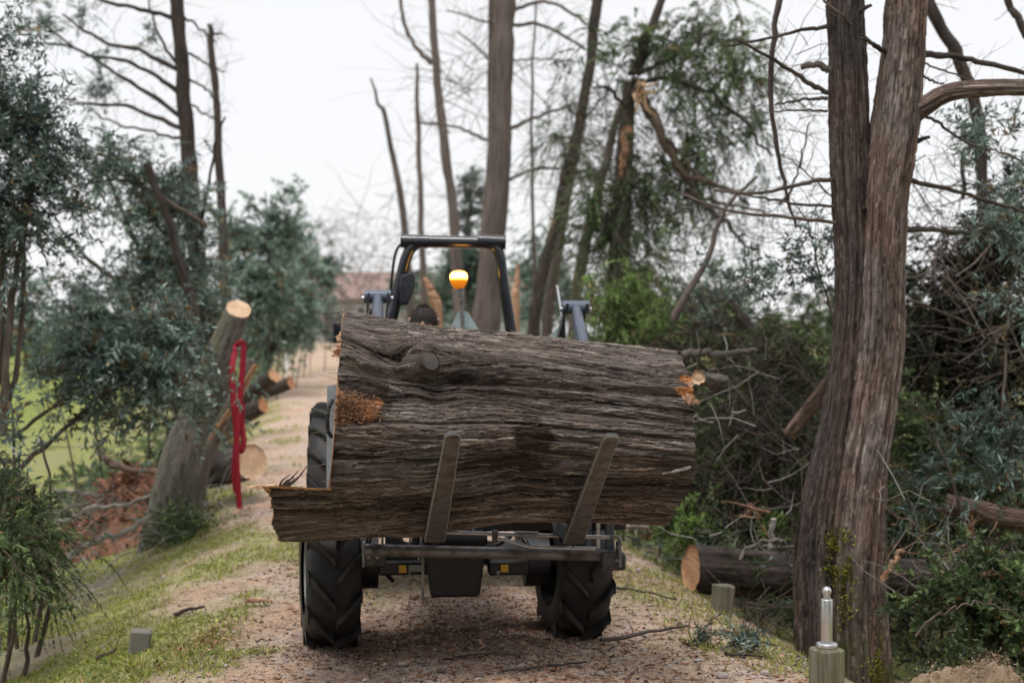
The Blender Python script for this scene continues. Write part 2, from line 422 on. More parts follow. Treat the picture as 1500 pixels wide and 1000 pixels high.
# ------------------------------------------------------------------ the house at the far end of the track
M['wall'] = m_paint('grey_render', (.4, .39, .39), .9, 0, (.25, .23, .22), .6, .8)
M['roof'] = m_paint('clay_roof', (.36, .25, .22), .85, 0, (.3, .22, .19), .6, 1.5)
M['shutter'] = m_paint('dark_shutter', (.09, .08, .08), .6)
M['frame'] = m_paint('white_frame', (.7, .7, .68), .6)
M['glass'] = m_paint('window_glass', (.06, .07, .08), .12)

def house():
    D = 92; x0, x1 = P(405, 0, D)[0], P(800, 0, D)[0]; z0 = float(ground_z(-12.5, 92, False)) - .4
    ze, zr = P(0, 434, D)[2], P(0, 399, D + 4)[2]; yb = D + 8
    h = thing('house', 'low grey house with red tiled roof at the far end of the track', 'house', ((x0 + x1) / 2, D + 4, z0))
    MB().add([[x0, D, z0], [x1, D, z0], [x1, yb, z0], [x0, yb, z0], [x0, D, ze], [x1, D, ze], [x1, yb, ze], [x0, yb, ze], [x0, D + 4, zr - .15], [x1, D + 4, zr - .15]],
             [[0, 1, 5, 4], [1, 2, 6, 5], [2, 3, 7, 6], [3, 0, 4, 7]], [[4, 7, 8], [5, 9, 6]]).build('wall', M['wall'], h, False)
    mb = MB(); e = .5
    for ya, s in ((D - e, 1), (yb + e, -1)):
        zl = ze - .15
        n = 60                                     # ribbed tile courses
        xs = np.linspace(x0 - e, x1 + e, n * 2 + 1); dz = np.where(np.arange(n * 2 + 1) % 2, .06, 0)
        A = np.stack([xs, np.full_like(xs, ya), zl + dz], 1); B = np.stack([xs, np.full_like(xs, D + 4.), zr + dz], 1)
        V = np.vstack([A, B, A - [0, 0, .12], B - [0, 0, .12]]); k = np.arange(n * 2); w = n * 2 + 1
        mb.add(V, np.vstack([np.stack([k, k + 1, k + w + 1, k + w], 1), np.stack([k + 2 * w, k + 3 * w, k + 3 * w + 1, k + 2 * w + 1], 1), np.stack([k, k + 2 * w, k + 2 * w + 1, k + 1], 1)]))
    rf = mb.build('roof', M['roof'], h, False)
    for fx in (.1, .33, .52, .72, .9):
        xc = x0 + (x1 - x0) * fx; zc = z0 + 2.1
        w = box(MB(), (xc, D - .03, zc), (1.2, .1, 1.3), bev=.02).build('window', M['frame'], h, False)
        for s in (-1, 1): box(MB(), (xc + s * .28, D - .09, zc), (.46, .03, 1.1)).build('pane', M['glass'], w, False)
    d = box(MB(), (x0 + (x1 - x0) * .21, D - .04, z0 + 1.35), (1.1, .1, 2.1), bev=.02).build('door', M['shutter'], h, False)
    box(MB(), (x0 + (x1 - x0) * .21 + .4, D - .12, z0 + 1.3), (.06, .08, .15), bev=.01).build('handle', M['frame'], d, False)
house()
# ------------------------------------------------------------------ stringy bark height map (periodic), used by the big log and the twin trunks
BL, BC, BNS, BNC = 2.0, 2.8, 760, 940
def bark_map():
    rs = np.random.default_rng(5)
    H = np.zeros((BNS, BNC)); T = np.full((BNS, BNC), .4)
    ds, dc = BL / BNS, BC / BNC
    for i in range(9000):
        ln = rs.uniform(.12, .6) if i < 6000 else rs.uniform(.05, .3); wd = rs.uniform(.010, .026) if i < 3500 else rs.uniform(.004, .012)
        s0, c0 = rs.uniform(0, BL), rs.uniform(0, BC); tilt = rs.normal(.02, .075)
        ks = int(ln / ds / 2) + 1; kc = int((wd / 2 + abs(tilt) * ln / 2) / dc) + 2
        a = np.arange(-ks, ks + 1); b = np.arange(-kc, kc + 1)
        S, C = np.meshgrid(a * ds, b * dc, indexing='ij')
        C = C - tilt * S - .002 * np.sin(S * 9 + i)
        q = np.abs(S) / (ln / 2); w = wd / 2 * np.clip(1 - q ** 3, 0, 1)
        msk = (np.abs(C) < w) & (q < 1)
        x = np.clip(C / np.maximum(w, 1e-4), -1, 1)
        lift = rs.uniform(0, .0075) * (1 + .8 * rs.random() * np.sign(S[:, :1]) * q[:, :1] ** 2)
        prof = lift + .0028 * (1 - x * x) + .0016 * x * rs.choice([-1, 1])
        ii = (int(s0 / ds) + a) % BNS; jj = (int(c0 / dc) + b) % BNC
        sub = np.ix_(ii, jj)
        H[sub] = np.where(msk, prof, H[sub]); T[sub] = np.where(msk, np.clip(rs.normal(.5, .2), 0, 1), T[sub])
    return H, T
BH, BT = bark_map()

def bark_at(s, c):
    fs = (s / BL * BNS) % BNS; fc = (c / BC * BNC) % BNC
    i = fs.astype(int) % BNS; j = fc.astype(int) % BNC; i2 = (i + 1) % BNS; j2 = (j + 1) % BNC
    a, b = fs - np.floor(fs), fc - np.floor(fc)
    h = BH[i, j] * (1 - a) * (1 - b) + BH[i2, j] * a * (1 - b) + BH[i, j2] * (1 - a) * b + BH[i2, j2] * a * b
    return h, BT[i, j]

def m_logbark(name, red=0.):
    m, n, b, _ = new_mat(name); v = attr(n, 'bk').outputs['Vector']; tn = attr(n, 'tone').outputs['Fac']
    f1 = noisetex(n, mapv(n, v, (1, 1, .08)), 120, 4, .7); f2 = noisetex(n, mapv(n, v, (1, 1, .35)), 7, 3)
    c = ramp(n, tn, [(.08, (.016, .013, .012)), (.34, (.068, .055, .048)), (.62, (.152, .128, .114)), (.95, (.37, .325, .295))])
    c = mixc(n, .7, c, ramp(n, f1, [(.32, (.25, .22, .2)), (.52, (1, 1, 1)), (.75, (1.5, 1.48, 1.45))]), 'MULTIPLY')
    c = mixc(n, ramp(n, f2, [(.42, (0, 0, 0)), (.7, (.4, .4, .4))]), c, mixc(n, 1.0, c, (1.15, .88, .74), 'MULTIPLY'))
    st = attr(n, 'stain'); s3 = nd(n, 'ShaderNodeSeparateXYZ'); lk(n, st.outputs['Vector'], s3.inputs[0])
    c = mixc(n, s3.outputs[1], c, (.028, .017, .012))                       # dark wet weeping patches
    rot = ramp(n, noisetex(n, v, 60, 5, .7), [(.3, (.2, .065, .02)), (.5, (.5, .2, .07)), (.75, (.68, .36, .16))])
    c = mixc(n, s3.outputs[0], c, rot)                                      # orange crumbling rot
    lk(n, c, b.inputs['Base Color']); b.inputs['Roughness'].default_value = .85; b.inputs['Specular IOR Level'].default_value = .25
    bump(n, f1, b, .7, .004)
    return m
M['log_bark'] = m_logbark('log_bark')

# log axis stations: x, depth, axis height, radius
LX = np.array([-1.06, -.74, -.362, 0., .297, .79]); LY = np.array([6.16, 6.17, 6.18, 6.19, 6.2, 6.22])
LZ = np.array([1.118, 1.12, 1.104, 1.112, 1.094, 1.05]); LR = np.array([.492, .478, .432, .386, .37, .347])
ZCUT = .872

def log_surface(x, th):
    """x, th arrays -> displaced point; th=0 towards camera, pi/2 up"""
    zc, yc, R = np.interp(x, LX, LZ), np.interp(x, LX, LY), np.interp(x, LX, LR)
    c = th * .45; s = x + 1.2
    ks, kc = -.345 + 1.2, .33                       # the knot
    ds, dc = s - ks, c - kc
    g = np.exp(-(ds / .16) ** 2 - (dc / .2) ** 2)
    cw = c + .05 * g * np.sign(dc + 1e-6) * np.exp(-np.abs(dc) / .12) * -1 + .02 * g * np.sin(ds * 30)
    cw = cw + .05 * (fbm(s * 1.0, c * 1.8, 2.2, 3) - .5) + .005 * (noise(s * 5, c * 7, 0, 8) - .5) + .1 * (s - .4) * .12
    # swirling grain at the butt end, top left
    sw = np.exp(-((s - .45) / .35) ** 2 - ((c - .5) / .25) ** 2); cw = cw + .045 * sw * np.sin(s * 15 + c * 11)
    h, t = bark_at(s, cw)
    lob = .016 * np.cos(5 * th + 1.1 + .35 * np.sin(s * 2.2)) + .01 * np.cos(9 * th - 1.0 + s)
    fl = 1 - np.abs(2 * noise(s * .6, cw * 13, 0, 61) - 1); fis = np.clip(fl - .72, 0, 1) / .28
    fl2 = 1 - np.abs(2 * noise(s * .9 + 9, cw * 26, 0, 62) - 1); fis2 = np.clip(fl2 - .75, 0, 1) / .25
    # two long flutes running along the visible side
    gr = np.zeros_like(x)
    for c0, amp, wd, xa, xb in ((.265, .03, .02, -.8, .9), (-.16, .022, .02, -.2, .9), (.1, .012, .012, -.8, .4), (-.05, .010, .012, -.6, .9), (-.33, .014, .016, -.9, .6)):
        cc = c0 + .03 * np.sin(s * 2.1 + c0 * 9) + .012 * (noise(s * 5, c0 * 50, 0, 4) - .5)
        e = np.clip((x - xa) * 4, 0, 1) * np.clip((xb - x) * 4, 0, 1)
        gr += amp * np.exp(-((c - cc) / wd) ** 2) * e
    bul = .045 * np.exp(-(ds / .09) ** 2 - (dc / .075) ** 2) - .06 * np.exp(-((ds + .11) / .1) ** 2 - ((dc + .005) / .03) ** 2)
    # stains
    nz = fbm(s * 16, c * 16, 0, 71, 4) - .5
    def patch(xp, cp, a, b_): return np.clip(1.4 - ((x - xp) / a) ** 2 - ((c - cp) / b_) ** 2 + nz * 2.6, 0, 1)
    rot = np.clip(patch(-.67, .095, .12, .07) + patch(.74, .28, .06, .025) + patch(.74, .37, .04, .015) + patch(-.745, .62, .03, .1) * .8, 0, 1)
    wet = np.clip(patch(.095, -.03, .085, .07) + patch(.0, -.155, .15, .045) + patch(.45, -.33, .3, .05) * .5 + patch(-.62, .12, .12, .09), 0, 1)
    rough = rot * (fbm(s * 45, c * 45, 0, 77, 3) * .03 - .012) - wet * .004
    dr = h * 1.2 + lob - .013 * fis - .007 * fis2 - gr + bul + rough + (fbm(s * 2.5, c * 4, 0, 13) - .5) * .04 + (noise(s * 60, cw * 130, 0, 14) - .5) * .0035
    r = R + dr
    p = np.stack([x, yc - r * np.cos(th), zc + r * np.sin(th)], -1)
    tone = np.clip(t * .8 + .25 * (h / .012 - .45) - .3 * fis + .12, 0, 1)
    return p, tone, np.stack([rot, np.clip(wet * 1.3, 0, 1) * (1 - rot) * .95, 0 * rot], -1), np.stack([R * np.cos(th) * 1.0, R * np.sin(th) * 1.0, s], -1)

def big_log():
    nf, nb = 520, 90
    th = np.concatenate([np.linspace(-1.75, 2.2, nf, endpoint=False), np.linspace(2.2, 2 * np.pi - 1.75, nb, endpoint=False)]); nt_ = len(th)
    rs = np.random.default_rng(3)
    xs_e = np.linspace(-.985, -.732, 84); xs_m = np.linspace(-.732, .748, 440)
    rag = (noise(th * 5, 0, 0, 91) - .5) * .03 + (noise(th * 23 + np.sin(th * 3), 0, 0, 94) - .5) * .012 + (noise(th * 90, 0, 0, 92) - .5) * .006
    rag2 = (noise(th * 14, 5, 0, 93) - .5) * .02 + (noise(th * 60, 5, 0, 92) - .5) * .008
    # ---- left stub (below the felling cut)
    E, Th = np.meshgrid(xs_e, th, indexing='ij')
    w0 = np.clip((-.88 - E) / .1, 0, 1); Xe = E + w0 * rag[None] * .9
    Pe, te, se, be = log_surface(Xe, Th)
    zcut = ZCUT - .22 * (Pe[..., 1] - 5.74)
    cut_e = Pe[..., 2] > zcut + .004
    zc = np.where(Pe[..., 2] > zcut, zcut + (noise(Pe[..., 0] * 9, Pe[..., 1] * 14, 0, 5) - .5) * .02 + (noise(Pe[..., 0] * 50, Pe[..., 1] * 14, 0, 5) - .5) * .003 + .006, Pe[..., 2])
    Pe[..., 2] = zc
    # ---- main part: starts on a sloped felling-cut plane
    E2, Th2 = np.meshgrid(xs_m, th, indexing='ij')
    P0, _, _, _ = log_surface(np.full_like(th, -.732), th)
    zq = ZCUT - .22 * (P0[:, 1] - 5.74)
    st = -.732 + (P0[:, 2] - ZCUT) * .06 - (P0[:, 1] - 5.75) * .1 + rag2 * .4      # cut face leans and turns
    st = np.where(P0[:, 2] < zq, -.732, st)
    f = (E2 - xs_m[0]) / (xs_m[-1] - xs_m[0])
    bow = .01 * np.cos(Th2) - np.where(np.sin(Th2) < 0, .075, .03) * (np.abs(np.sin(Th2)) ** 2.2)
    X2 = st[None] * (1 - f) + (xs_m[-1] + bow[0] + rag) [None] * f
    Pm, tm, sm, bm = log_surface(X2, Th2)
    A = np.concatenate([Pe, Pm], 0); n = A.shape[0]
    tone = np.concatenate([te, tm], 0); stn = np.concatenate([se, sm], 0); bk = np.concatenate([be, bm], 0)
    V = A.reshape(-1, 3)
    i = np.arange(n - 1)[:, None] * nt_; j = np.arange(nt_)[None]; k = (j + 1) % nt_
    F = np.stack([i + j, i + nt_ + j, i + nt_ + k, i + k], -1)
    mi = np.zeros(F.shape[:2], int)
    ne = len(xs_e)
    ce = cut_e[:-1] & cut_e[1:]; mi[:ne - 1] = np.where(ce, 1, 0)
    mi[ne - 1] = np.where(P0[:, 2] > zq, 1, 0)
    mb = MB(); mb.add(V, F.reshape(-1, 4), bk=bk.reshape(-1, 3), tone=tone.ravel(), mi=mi.ravel())
    stall = [stn.reshape(-1, 3)]
    for idx, flip in ((0, False), (n - 1, True)):
        ring = A[idx]; ctr = ring.mean(0)
        rr = [ring] + [ctr + (ring - ctr) * q + [(-.012 if flip else -.004), 0, 0] for q in (.97, .7, .35)]
        VV = np.vstack(rr + [ctr[None]]); j1 = np.arange(nt_); k1 = (j1 + 1) % nt_
        q4 = np.vstack([np.stack([a * nt_ + j1, a * nt_ + k1, (a + 1) * nt_ + k1, (a + 1) * nt_ + j1], 1) for a in range(3)])
        t3 = np.stack([3 * nt_ + j1, 3 * nt_ + k1, np.full(nt_, 4 * nt_)], 1)
        if flip: q4 = q4[:, ::-1]; t3 = t3[:, ::-1]
        mm = np.ones(len(q4), int)
        if flip: mm[:nt_] = np.where(noise(th * 2.2, 3, 0, 7) > .62, 1, 0)
        mb.add(VV, q4, None, bk=bk[-1][:1].repeat(len(VV), 0) * 0 + np.stack([VV[:, 1] - 6.2, VV[:, 2] - 1.05, 0 * VV[:, 0]], 1), mi=mm); stall.append(np.zeros((len(VV), 3)))
        mb.add(VV, None, t3, bk=np.stack([VV[:, 1] - 6.2, VV[:, 2] - 1.05, 0 * VV[:, 0]], 1), mi=1)
        stall.append(np.zeros((len(VV), 3)))
    root = thing('log', 'huge fibrous barked log carried crosswise on the tractor forks', 'log', (0, 6.18, .62))
    o = mb.build('bark', [M['log_bark'], M['cut']], root)
    a = o.data.attributes.new('stain', 'FLOAT_VECTOR', 'POINT'); a.data.foreach_set('vector', np.vstack(stall).astype(np.float32).ravel())

    def surf(px, py):        # nearest front surface point under a photo pixel
        d = P(px, py, 1.0) - np.array([0, 0, CAMZ])
        best = None
        for D in np.linspace(5.4, 6.3, 300):
            p = np.array([0, 0, CAMZ]) + d * D
            R = np.interp(p[0], LX, LR); zc_, yc_ = np.interp(p[0], LX, LZ), np.interp(p[0], LX, LY)
            if (p[1] - yc_) ** 2 + (p[2] - zc_) ** 2 < (R + .006) ** 2: return p, np.array([0, (p[1] - yc_), (p[2] - zc_)]) / R
        return P(px, py, 6.1), np.array([0, -1., 0])
    # ---- knot: the sawn stub of a branch
    p, nn = surf(620, 535); d = nrm(np.array([.55, -.8, .3]))
    pts = [p - d * .06, p - d * .0, p + d * .03, p + d * .062]
    mbk = MB(); tube(mbk, spline(pts, 12), np.array([.075, .068, .06, .053, .047, .044, .042, .0405, .04, .039, .038, .037]) * (1 + .05 * RNG.normal(size=12)), 22, True, .75, 0, 1)
    V = mbk.V[0]; V += (fbm(V[:, 0] * 40, V[:, 1] * 40, V[:, 2] * 40, 3)[:, None] - .5) * .018
    mbk.build('branch_stub', [M['bark_dark'], M['knot_cut']], root)
    # ---- pale splinter standing out of the stub end, and torn tufts
    def splinter(a, b_, w, h, mat, name='splinter'):
        a, b_ = np.asarray(a), np.asarray(b_); t = nrm(b_ - a); s = nrm(np.cross(t, [0, 0, 1.])); u = np.cross(s, t)
        mbs = MB(); k = 7; pts = [a + (b_ - a) * q for q in np.linspace(0, 1, k)]
        wr = np.linspace(1, .35, k) * (1 + .25 * rs.normal(size=k)); V = []
        for q, ww in zip(pts, wr):
            for sx, sz in ((-1, -1), (1, -1), (1, 1), (-1, 1)): V.append(q + s * sx * w * ww / 2 + u * sz * h * ww / 2 + rs.normal(size=3) * h * .12)
        F = [[4 * r + c, 4 * r + (c + 1) % 4, 4 * r + 4 + (c + 1) % 4, 4 * r + 4 + c] for r in range(k - 1) for c in range(4)] + [[3, 2, 1, 0], [4 * k - 4, 4 * k - 3, 4 * k - 2, 4 * k - 1]]
        mbs.add(V, F, bk=np.array(V)[:, [1, 2, 0]]); return mbs.build(name, mat, root, False)
    splinter(P(415, 714, 5.98), P(357, 712, 5.92), .05, .022, M['cut_pale'])
    splinter(P(405, 712, 5.86), P(372, 716, 5.82), .03, .014, M['cut_pale'])
    splinter(P(506, 492, 5.95), P(494, 500, 5.9), .05, .03, M['torn_wood'], 'torn_bark')
    splinter(P(504, 508, 5.85), P(488, 522, 5.82), .05, .035, M['torn_wood'], 'torn_bark')
    splinter(P(1000, 582, 5.86), P(1024, 590, 5.88), .045, .035, M['torn_wood'], 'torn_bark')
    splinter(P(1006, 566, 5.95), P(1014, 560, 5.95), .03, .03, M['torn_wood'], 'torn_bark')
    splinter(P(1012, 684, 5.84), P(970, 694, 5.82), .035, .012, M['dead_wood'], 'bark_flake')
    splinter(P(588, 572, 5.735), P(570, 566, 5.735), .012, .008, M['dead_wood'], 'bark_flake')
    mt = MB()
    for c_ in range(5):
        a = P(410 + c_ * 3, 712, 5.8); b_ = P(425 + c_ * 6, 695 - c_ * 3 + (c_ % 2) * 8, 5.8)
        tube(mt, spline([a, (a + b_) / 2 + rs.normal(size=3) * .008, b_], 5), np.linspace(.006, .002, 5), 5)
    mt.build('twig', M['bark_dark'], root)
    # ---- loose fibres and curls lifting off the bark, too fine to count
    mf = MB(); P0_, P1_ = [], []
    for q in range(1300):
        x = rs.uniform(-.96, .7); t_ = rs.uniform(-1.1, 1.75)
        if x < -.77 and t_ > -.6: continue
        pp, _, _, _ = log_surface(np.array([x, x + .01]), np.array([t_, t_])); p = pp[0]
        R = np.array([0, -math.cos(t_), math.sin(t_)]); al = np.array([1, 0, 0]) * rs.choice([-1, 1]) + np.array([0, math.sin(t_), math.cos(t_)]) * rs.normal(0, .13)
        ln = rs.uniform(.015, .07) * (1.6 if rs.random() < .05 else 1)
        p = p + R * .001; m1 = p + al * ln * .5 + R * ln * rs.uniform(0, .05); e = p + al * ln + R * ln * (rs.uniform(.0, .12) if rs.random() < .9 else rs.uniform(.1, .5))
        P0_ += [p, m1]; P1_ += [m1, e]
    rr = np.repeat(rs.uniform(.0005, .0016, len(P0_) // 2), 2)
    twigs(mf, P0_, P1_, rr, rr * .7, np.repeat(rs.uniform(.1, 1, len(P0_) // 2), 2))
    kind(mf.build('bark_fibre', M['fibre'], root), 'stuff')
    # fuzzy rot tufts on the orange patch
    mr = MB(); P0_, P1_ = [], []
    for q in range(700):
        px, py = 494 + abs(rs.normal(0, 24)), 602 + rs.normal(0, 13)
        p, n_ = surf(px, py); P0_.append(p); P1_.append(p + n_ * rs.uniform(.004, .018) + rs.normal(size=3) * .009)
    twigs(mr, P0_, P1_, .0022, .0015); kind(mr.build('rotten_fibre', M['torn_wood'], root), 'stuff')
M['knot_cut'] = m_cutwood('knot_face', (.08, .07, .065), (.13, .115, .105), 500)
M['fibre'] = m_bark('loose_fibre', (.08, .06, .05), (.2, .15, .12), (.5, .38, .28), 30, .3)
big_log()
# ------------------------------------------------------------------ tractor
M['rubber'] = m_paint('tyre_rubber', (.012, .012, .014), .55, 0, (.07, .05, .037), .75, 9)
M['black_steel'] = m_paint('black_steel', (.011, .012, .015), .45, 0, (.035, .03, .027), .35, 7, .0)
M['rops'] = m_paint('rollbar_paint', (.01, .012, .02), .2, 0, (.04, .035, .035), .2, 8, .4)
M['worn_steel'] = m_paint('worn_steel', (.26, .25, .25), .4, .5, (.07, .045, .038), .9, 12)
M['blue_steel'] = m_paint('blue_grey_paint', (.1, .125, .18), .35, .1, (.12, .11, .1), .4, 10)
M['grey_paint'] = m_paint('grey_fender', (.33, .36, .4), .4, 0, (.2, .18, .16), .4, 8)
M['fork'] = m_paint('fork_steel', (.115, .112, .11), .4, .5, (.05, .038, .03), .8, 16)
M['worn_edge'] = m_paint('worn_edge', (.4, .39, .38), .35, .6, (.15, .12, .1), .7, 30)
M['chrome'] = m_paint('rod_steel', (.55, .56, .58), .3, .8, (.3, .28, .26), .3, 20)
M['rim'] = m_paint('rim_paint', (.4, .41, .42), .5, 0, (.12, .09, .07), .8, 6)
M['yellow'] = m_paint('yellow_sticker', (.75, .42, .03), .5)
M['plate'] = m_paint('grey_sticker', (.3, .3, .29), .5)
M['teal'] = m_paint('pale_teal_panel', (.36, .47, .47), .45, 0, (.3, .33, .32), .4, 6)
M['seat_vinyl'] = m_paint('seat_vinyl', (.03, .03, .032), .55)
M['mirror'] = m_paint('mirror_glass', (.5, .5, .52), .08, 1.0)
def m_beacon():
    m, n, b, _ = new_mat('beacon_amber')
    b.inputs['Base Color'].default_value = (.9, .3, .02, 1); b.inputs['Roughness'].default_value = .15
    pos = nd(n, 'ShaderNodeTexCoord').outputs['Generated']; s = nd(n, 'ShaderNodeSeparateXYZ'); lk(n, pos, s.inputs[0])
    c = ramp(n, s.outputs[2], [(.0, (.6, .12, .0)), (.5, (1, .25, .01)), (.6, (1, .5, .09)), (.85, (1, .5, .09)), (1, (1, .3, .02))])
    e = nd(n, 'ShaderNodeMapRange'); lk(n, s.outputs[2], e.inputs[0]); e.inputs[1].default_value = .48; e.inputs[2].default_value = .66; e.inputs[3].default_value = .45; e.inputs[4].default_value = 9.0
    lk(n, c, b.inputs['Emission Color']); lk(n, e.outputs[0], b.inputs['Emission Strength'])
    return m
M['beacon'] = m_beacon()

TA = math.radians(5.0); TO = np.array([-.30, 7.05, 0.]); TR = rotz(TA)
def tl(r, f, z):     # r: to the camera's right, f: forward (towards the camera), z up
    return TO + TR @ np.array([r, -f, 0]) + np.array([0, 0, z])
tractor = thing('tractor', 'small tractor with black roll bar and lit beacon facing the camera behind the log', 'tractor', TO)

def wheel_parts(name, ctr, R, W, yaw, nl, lug_h, parent):
    """tyre carcass with chevron lugs as sub-parts, rim"""
    A = TR @ rotz(yaw)
    prof = [(-.5, .56), (-.52, .70), (-.5, .84), (-.43, .935), (-.25, .962), (0, .97), (.25, .962), (.43, .935), (.5, .84), (.52, .70), (.5, .56)]
    n = 64; a = np.linspace(0, 2 * np.pi, n, endpoint=False)
    Rb = R - lug_h
    V = np.array([[w * W, math.cos(t) * r * Rb / .97, math.sin(t) * r * Rb / .97] for t in a for w, r in prof]); k = len(prof)
    F = np.array([[i * k + j, i * k + j + 1, ((i + 1) % n) * k + j + 1, ((i + 1) % n) * k + j] for i in range(n) for j in range(k - 1)])
    o = MB().add(V @ A.T + ctr, F[:, ::-1]).build(name, M['rubber'], parent)
    # one lug per side, shared mesh data
    def lug(s):
        pts = np.array([[.02, -.0], [.2, .10], [.36, .17], [.5, .23]]); V = []
        for q, (w, t) in enumerate(pts):
            wd = [.045, .05, .056, .062][q] * 1.25; drop = [0, 0, .012, .09][q] * R; base = [-.015, -.015, -.03, -.12][q] * R
            for dt, rr in ((-wd * 1.3, base), (wd * 1.3, base), (wd * .75, lug_h - drop), (-wd * .75, lug_h - drop)):
                ang = (-t * 1.75 + dt) * .9 / (R / .4); r = Rb + rr
                V.append([s * w * W, math.cos(ang) * r, math.sin(ang) * r])
        F = [[4 * r + c, 4 * r + (c + 1) % 4, 4 * r + 4 + (c + 1) % 4, 4 * r + 4 + c] for r in range(3) for c in range(4)] + [[0, 1, 2, 3], [15, 14, 13, 12]]
        F = np.array(F) if s < 0 else np.array(F)[:, ::-1]
        return MB().add(V, F)
    for s in (-1, 1):
        proto = None
        for i in range(nl):
            if proto is None:
                proto = lug(s).build('lug', M['rubber'], None, False); c = proto; c.parent = o
                mw = c.modifiers.new('bevel', 'BEVEL'); mw.width = lug_h * .25; mw.segments = 2; mw.limit_method = 'ANGLE'
            else:
                c = proto.copy(); COL.objects.link(c); c.parent = o
            ang = 2 * np.pi * (i + (.5 if s > 0 else 0)) / nl
            mloc = Matrix.Rotation(ang, 4, 'X'); AA = Matrix(A.tolist()).to_4x4()
            off = np.array(ctr) - np.array(parent.location)
            c.matrix_local = Matrix.Translation(off.tolist()) @ AA @ mloc
    mr = MB(); pr = [(-.44, .56), (-.40, .52), (-.1, .5), (.12, .34), (.16, .15), (.22, .13), (.22, 0.01)]
    V = np.array([[-w * W * s_, math.cos(t) * r * Rb / .97, math.sin(t) * r * Rb / .97] for s_ in ((1 if np.dot(A[:, 0], ctr - TO) > 0 else -1),) for t in a for w, r in pr]); k = len(pr)
    F = [[i * k + j, i * k + j + 1, ((i + 1) % n) * k + j + 1, ((i + 1) % n) * k + j] for i in range(n) for j in range(k - 1)]
    mr.add(V @ A.T + ctr, F).build('rim', M['rim'], o)
    return o

def bar(name, pts, r, mat, parent=tractor, sides=12, n=None, cap=True):
    mb = MB(); pts = np.asarray(pts); tube(mb, spline(pts, n or max(2, (len(pts) - 1) * 6 + 1)) if len(pts) > 2 or n else pts, r, sides, cap)
    return mb.build(name, mat, parent)

def tbox(name, r, f, z, size, mat, parent=tractor, bev=.01, pitch=0., yaw=0.):
    c, s = math.cos(pitch), math.sin(pitch)
    return box(MB(), tl(r, f, z), size, TR @ rotz(yaw) @ np.array([[1, 0, 0], [0, c, -s], [0, s, c]]), bev).build(name, mat, parent, False)

FR, RRD = .385, .565
zf = float(ground_z(-.9, 7.05)); 
for r in (-.60, .60):
    c = tl(r, 0, 0); c[2] = float(ground_z(c[0], c[1], False)) + FR - .045
    wheel_parts('front_tyre', c, FR, .255, math.radians(7), 11, .042, tractor)
for r in (-.655, .655):
    c = tl(r, -1.95, 0); c[2] = float(ground_z(c[0], c[1], False)) + RRD - .045
    wheel_parts('rear_tyre', c, RRD, .28, 0, 18, .038, tractor)
# chassis: front axle, hubs, nose weight box, hood, gearbox, fenders
bar('front_axle', [tl(-.5, 0, .38), tl(-.2, .02, .42), tl(.2, .02, .42), tl(.5, 0, .38)], .06, M['black_steel'])
for r in (-.42, .42): bar('axle_hub', [tl(r - .06, 0, .38), tl(r + .06, 0, .38)], .13, M['black_steel'], sides=20)
mb = MB(); w, wb = .15, .115                                 # nose box, narrower at the bottom
y0, y1 = .42, .02
V = [tl(-w, y0, .56), tl(w, y0, .56), tl(wb, y0 - .03, .27), tl(-wb, y0 - .03, .27), tl(-w, y1, .56), tl(w, y1, .56), tl(wb, y1, .27), tl(-wb, y1, .27)]
mb.add(V, [[3, 2, 1, 0], [4, 5, 6, 7], [0, 1, 5, 4], [2, 3, 7, 6], [1, 2, 6, 5], [3, 0, 4, 7]])
o = mb.build('nose_box', M['black_steel'], tractor, False); o.modifiers.new('bevel', 'BEVEL').width = .012
tbox('nose_edge', -.152, .425, .40, (.012, .012, .26), M['worn_steel'], bev=.003)
tbox('chassis', 0, -.7, .5, (.34, 1.7, .22), M['black_steel'], bev=.03)
tbox('hood', 0, -.45, .86, (.5, 1.15, .46), M['blue_steel'], bev=.08)
tbox('grille', 0, .14, .84, (.4, .03, .34), M['black_steel'], bev=.02)
for r in (-.16, .16): tbox('headlight', r, .165, .95, (.1, .02, .06), M['plate'], bev=.01)
tbox('dashboard', 0, -1.1, 1.12, (.42, .2, .22), M['black_steel'], bev=.05)
tbox('gearbox', 0, -1.7, .6, (.4, .9, .35), M['black_steel'], bev=.05)
bar('rear_axle', [tl(-.62, -1.95, .59), tl(.62, -1.95, .59)], .08, M['black_steel'])
tbox('floor_plate', 0, -1.35, .62, (1.0, .5, .03), M['black_steel'], bev=.01)
for s in (-1, 1):
    mb = MB(); n = 14; V = []
    for t in np.linspace(-.15, math.pi * .75, n):
        for r in (.47, .60): V.append(tl(s * r * 1.0, -1.95 + math.cos(t) * (RRD + .07), .59 + math.sin(t) * (RRD + .07)))
    mb.add(V, [[2 * i, 2 * i + 1, 2 * i + 3, 2 * i + 2] for i in range(n - 1)])
    o = mb.build('fender', M['grey_paint'], tractor); so = o.modifiers.new('thick', 'SOLIDIFY'); so.thickness = .015
fl = np.array([P(479, 566, 8.1), P(492, 562, 8.1), P(492, 715, 8.1), P(478, 715, 8.1)])
mb = MB(); mb.add(np.vstack([fl, fl + [0, .03, 0]]), [[3, 2, 1, 0], [4, 5, 6, 7], [0, 1, 5, 4], [1, 2, 6, 5], [2, 3, 7, 6], [3, 0, 4, 7]])
mb.build('side_plate', M['grey_paint'], tractor, False)
bar('grab_handle', [P(488, 585, 8.0), P(481, 600, 7.98), P(480, 628, 7.98), P(486, 640, 8.0)], .012, M['black_steel'])
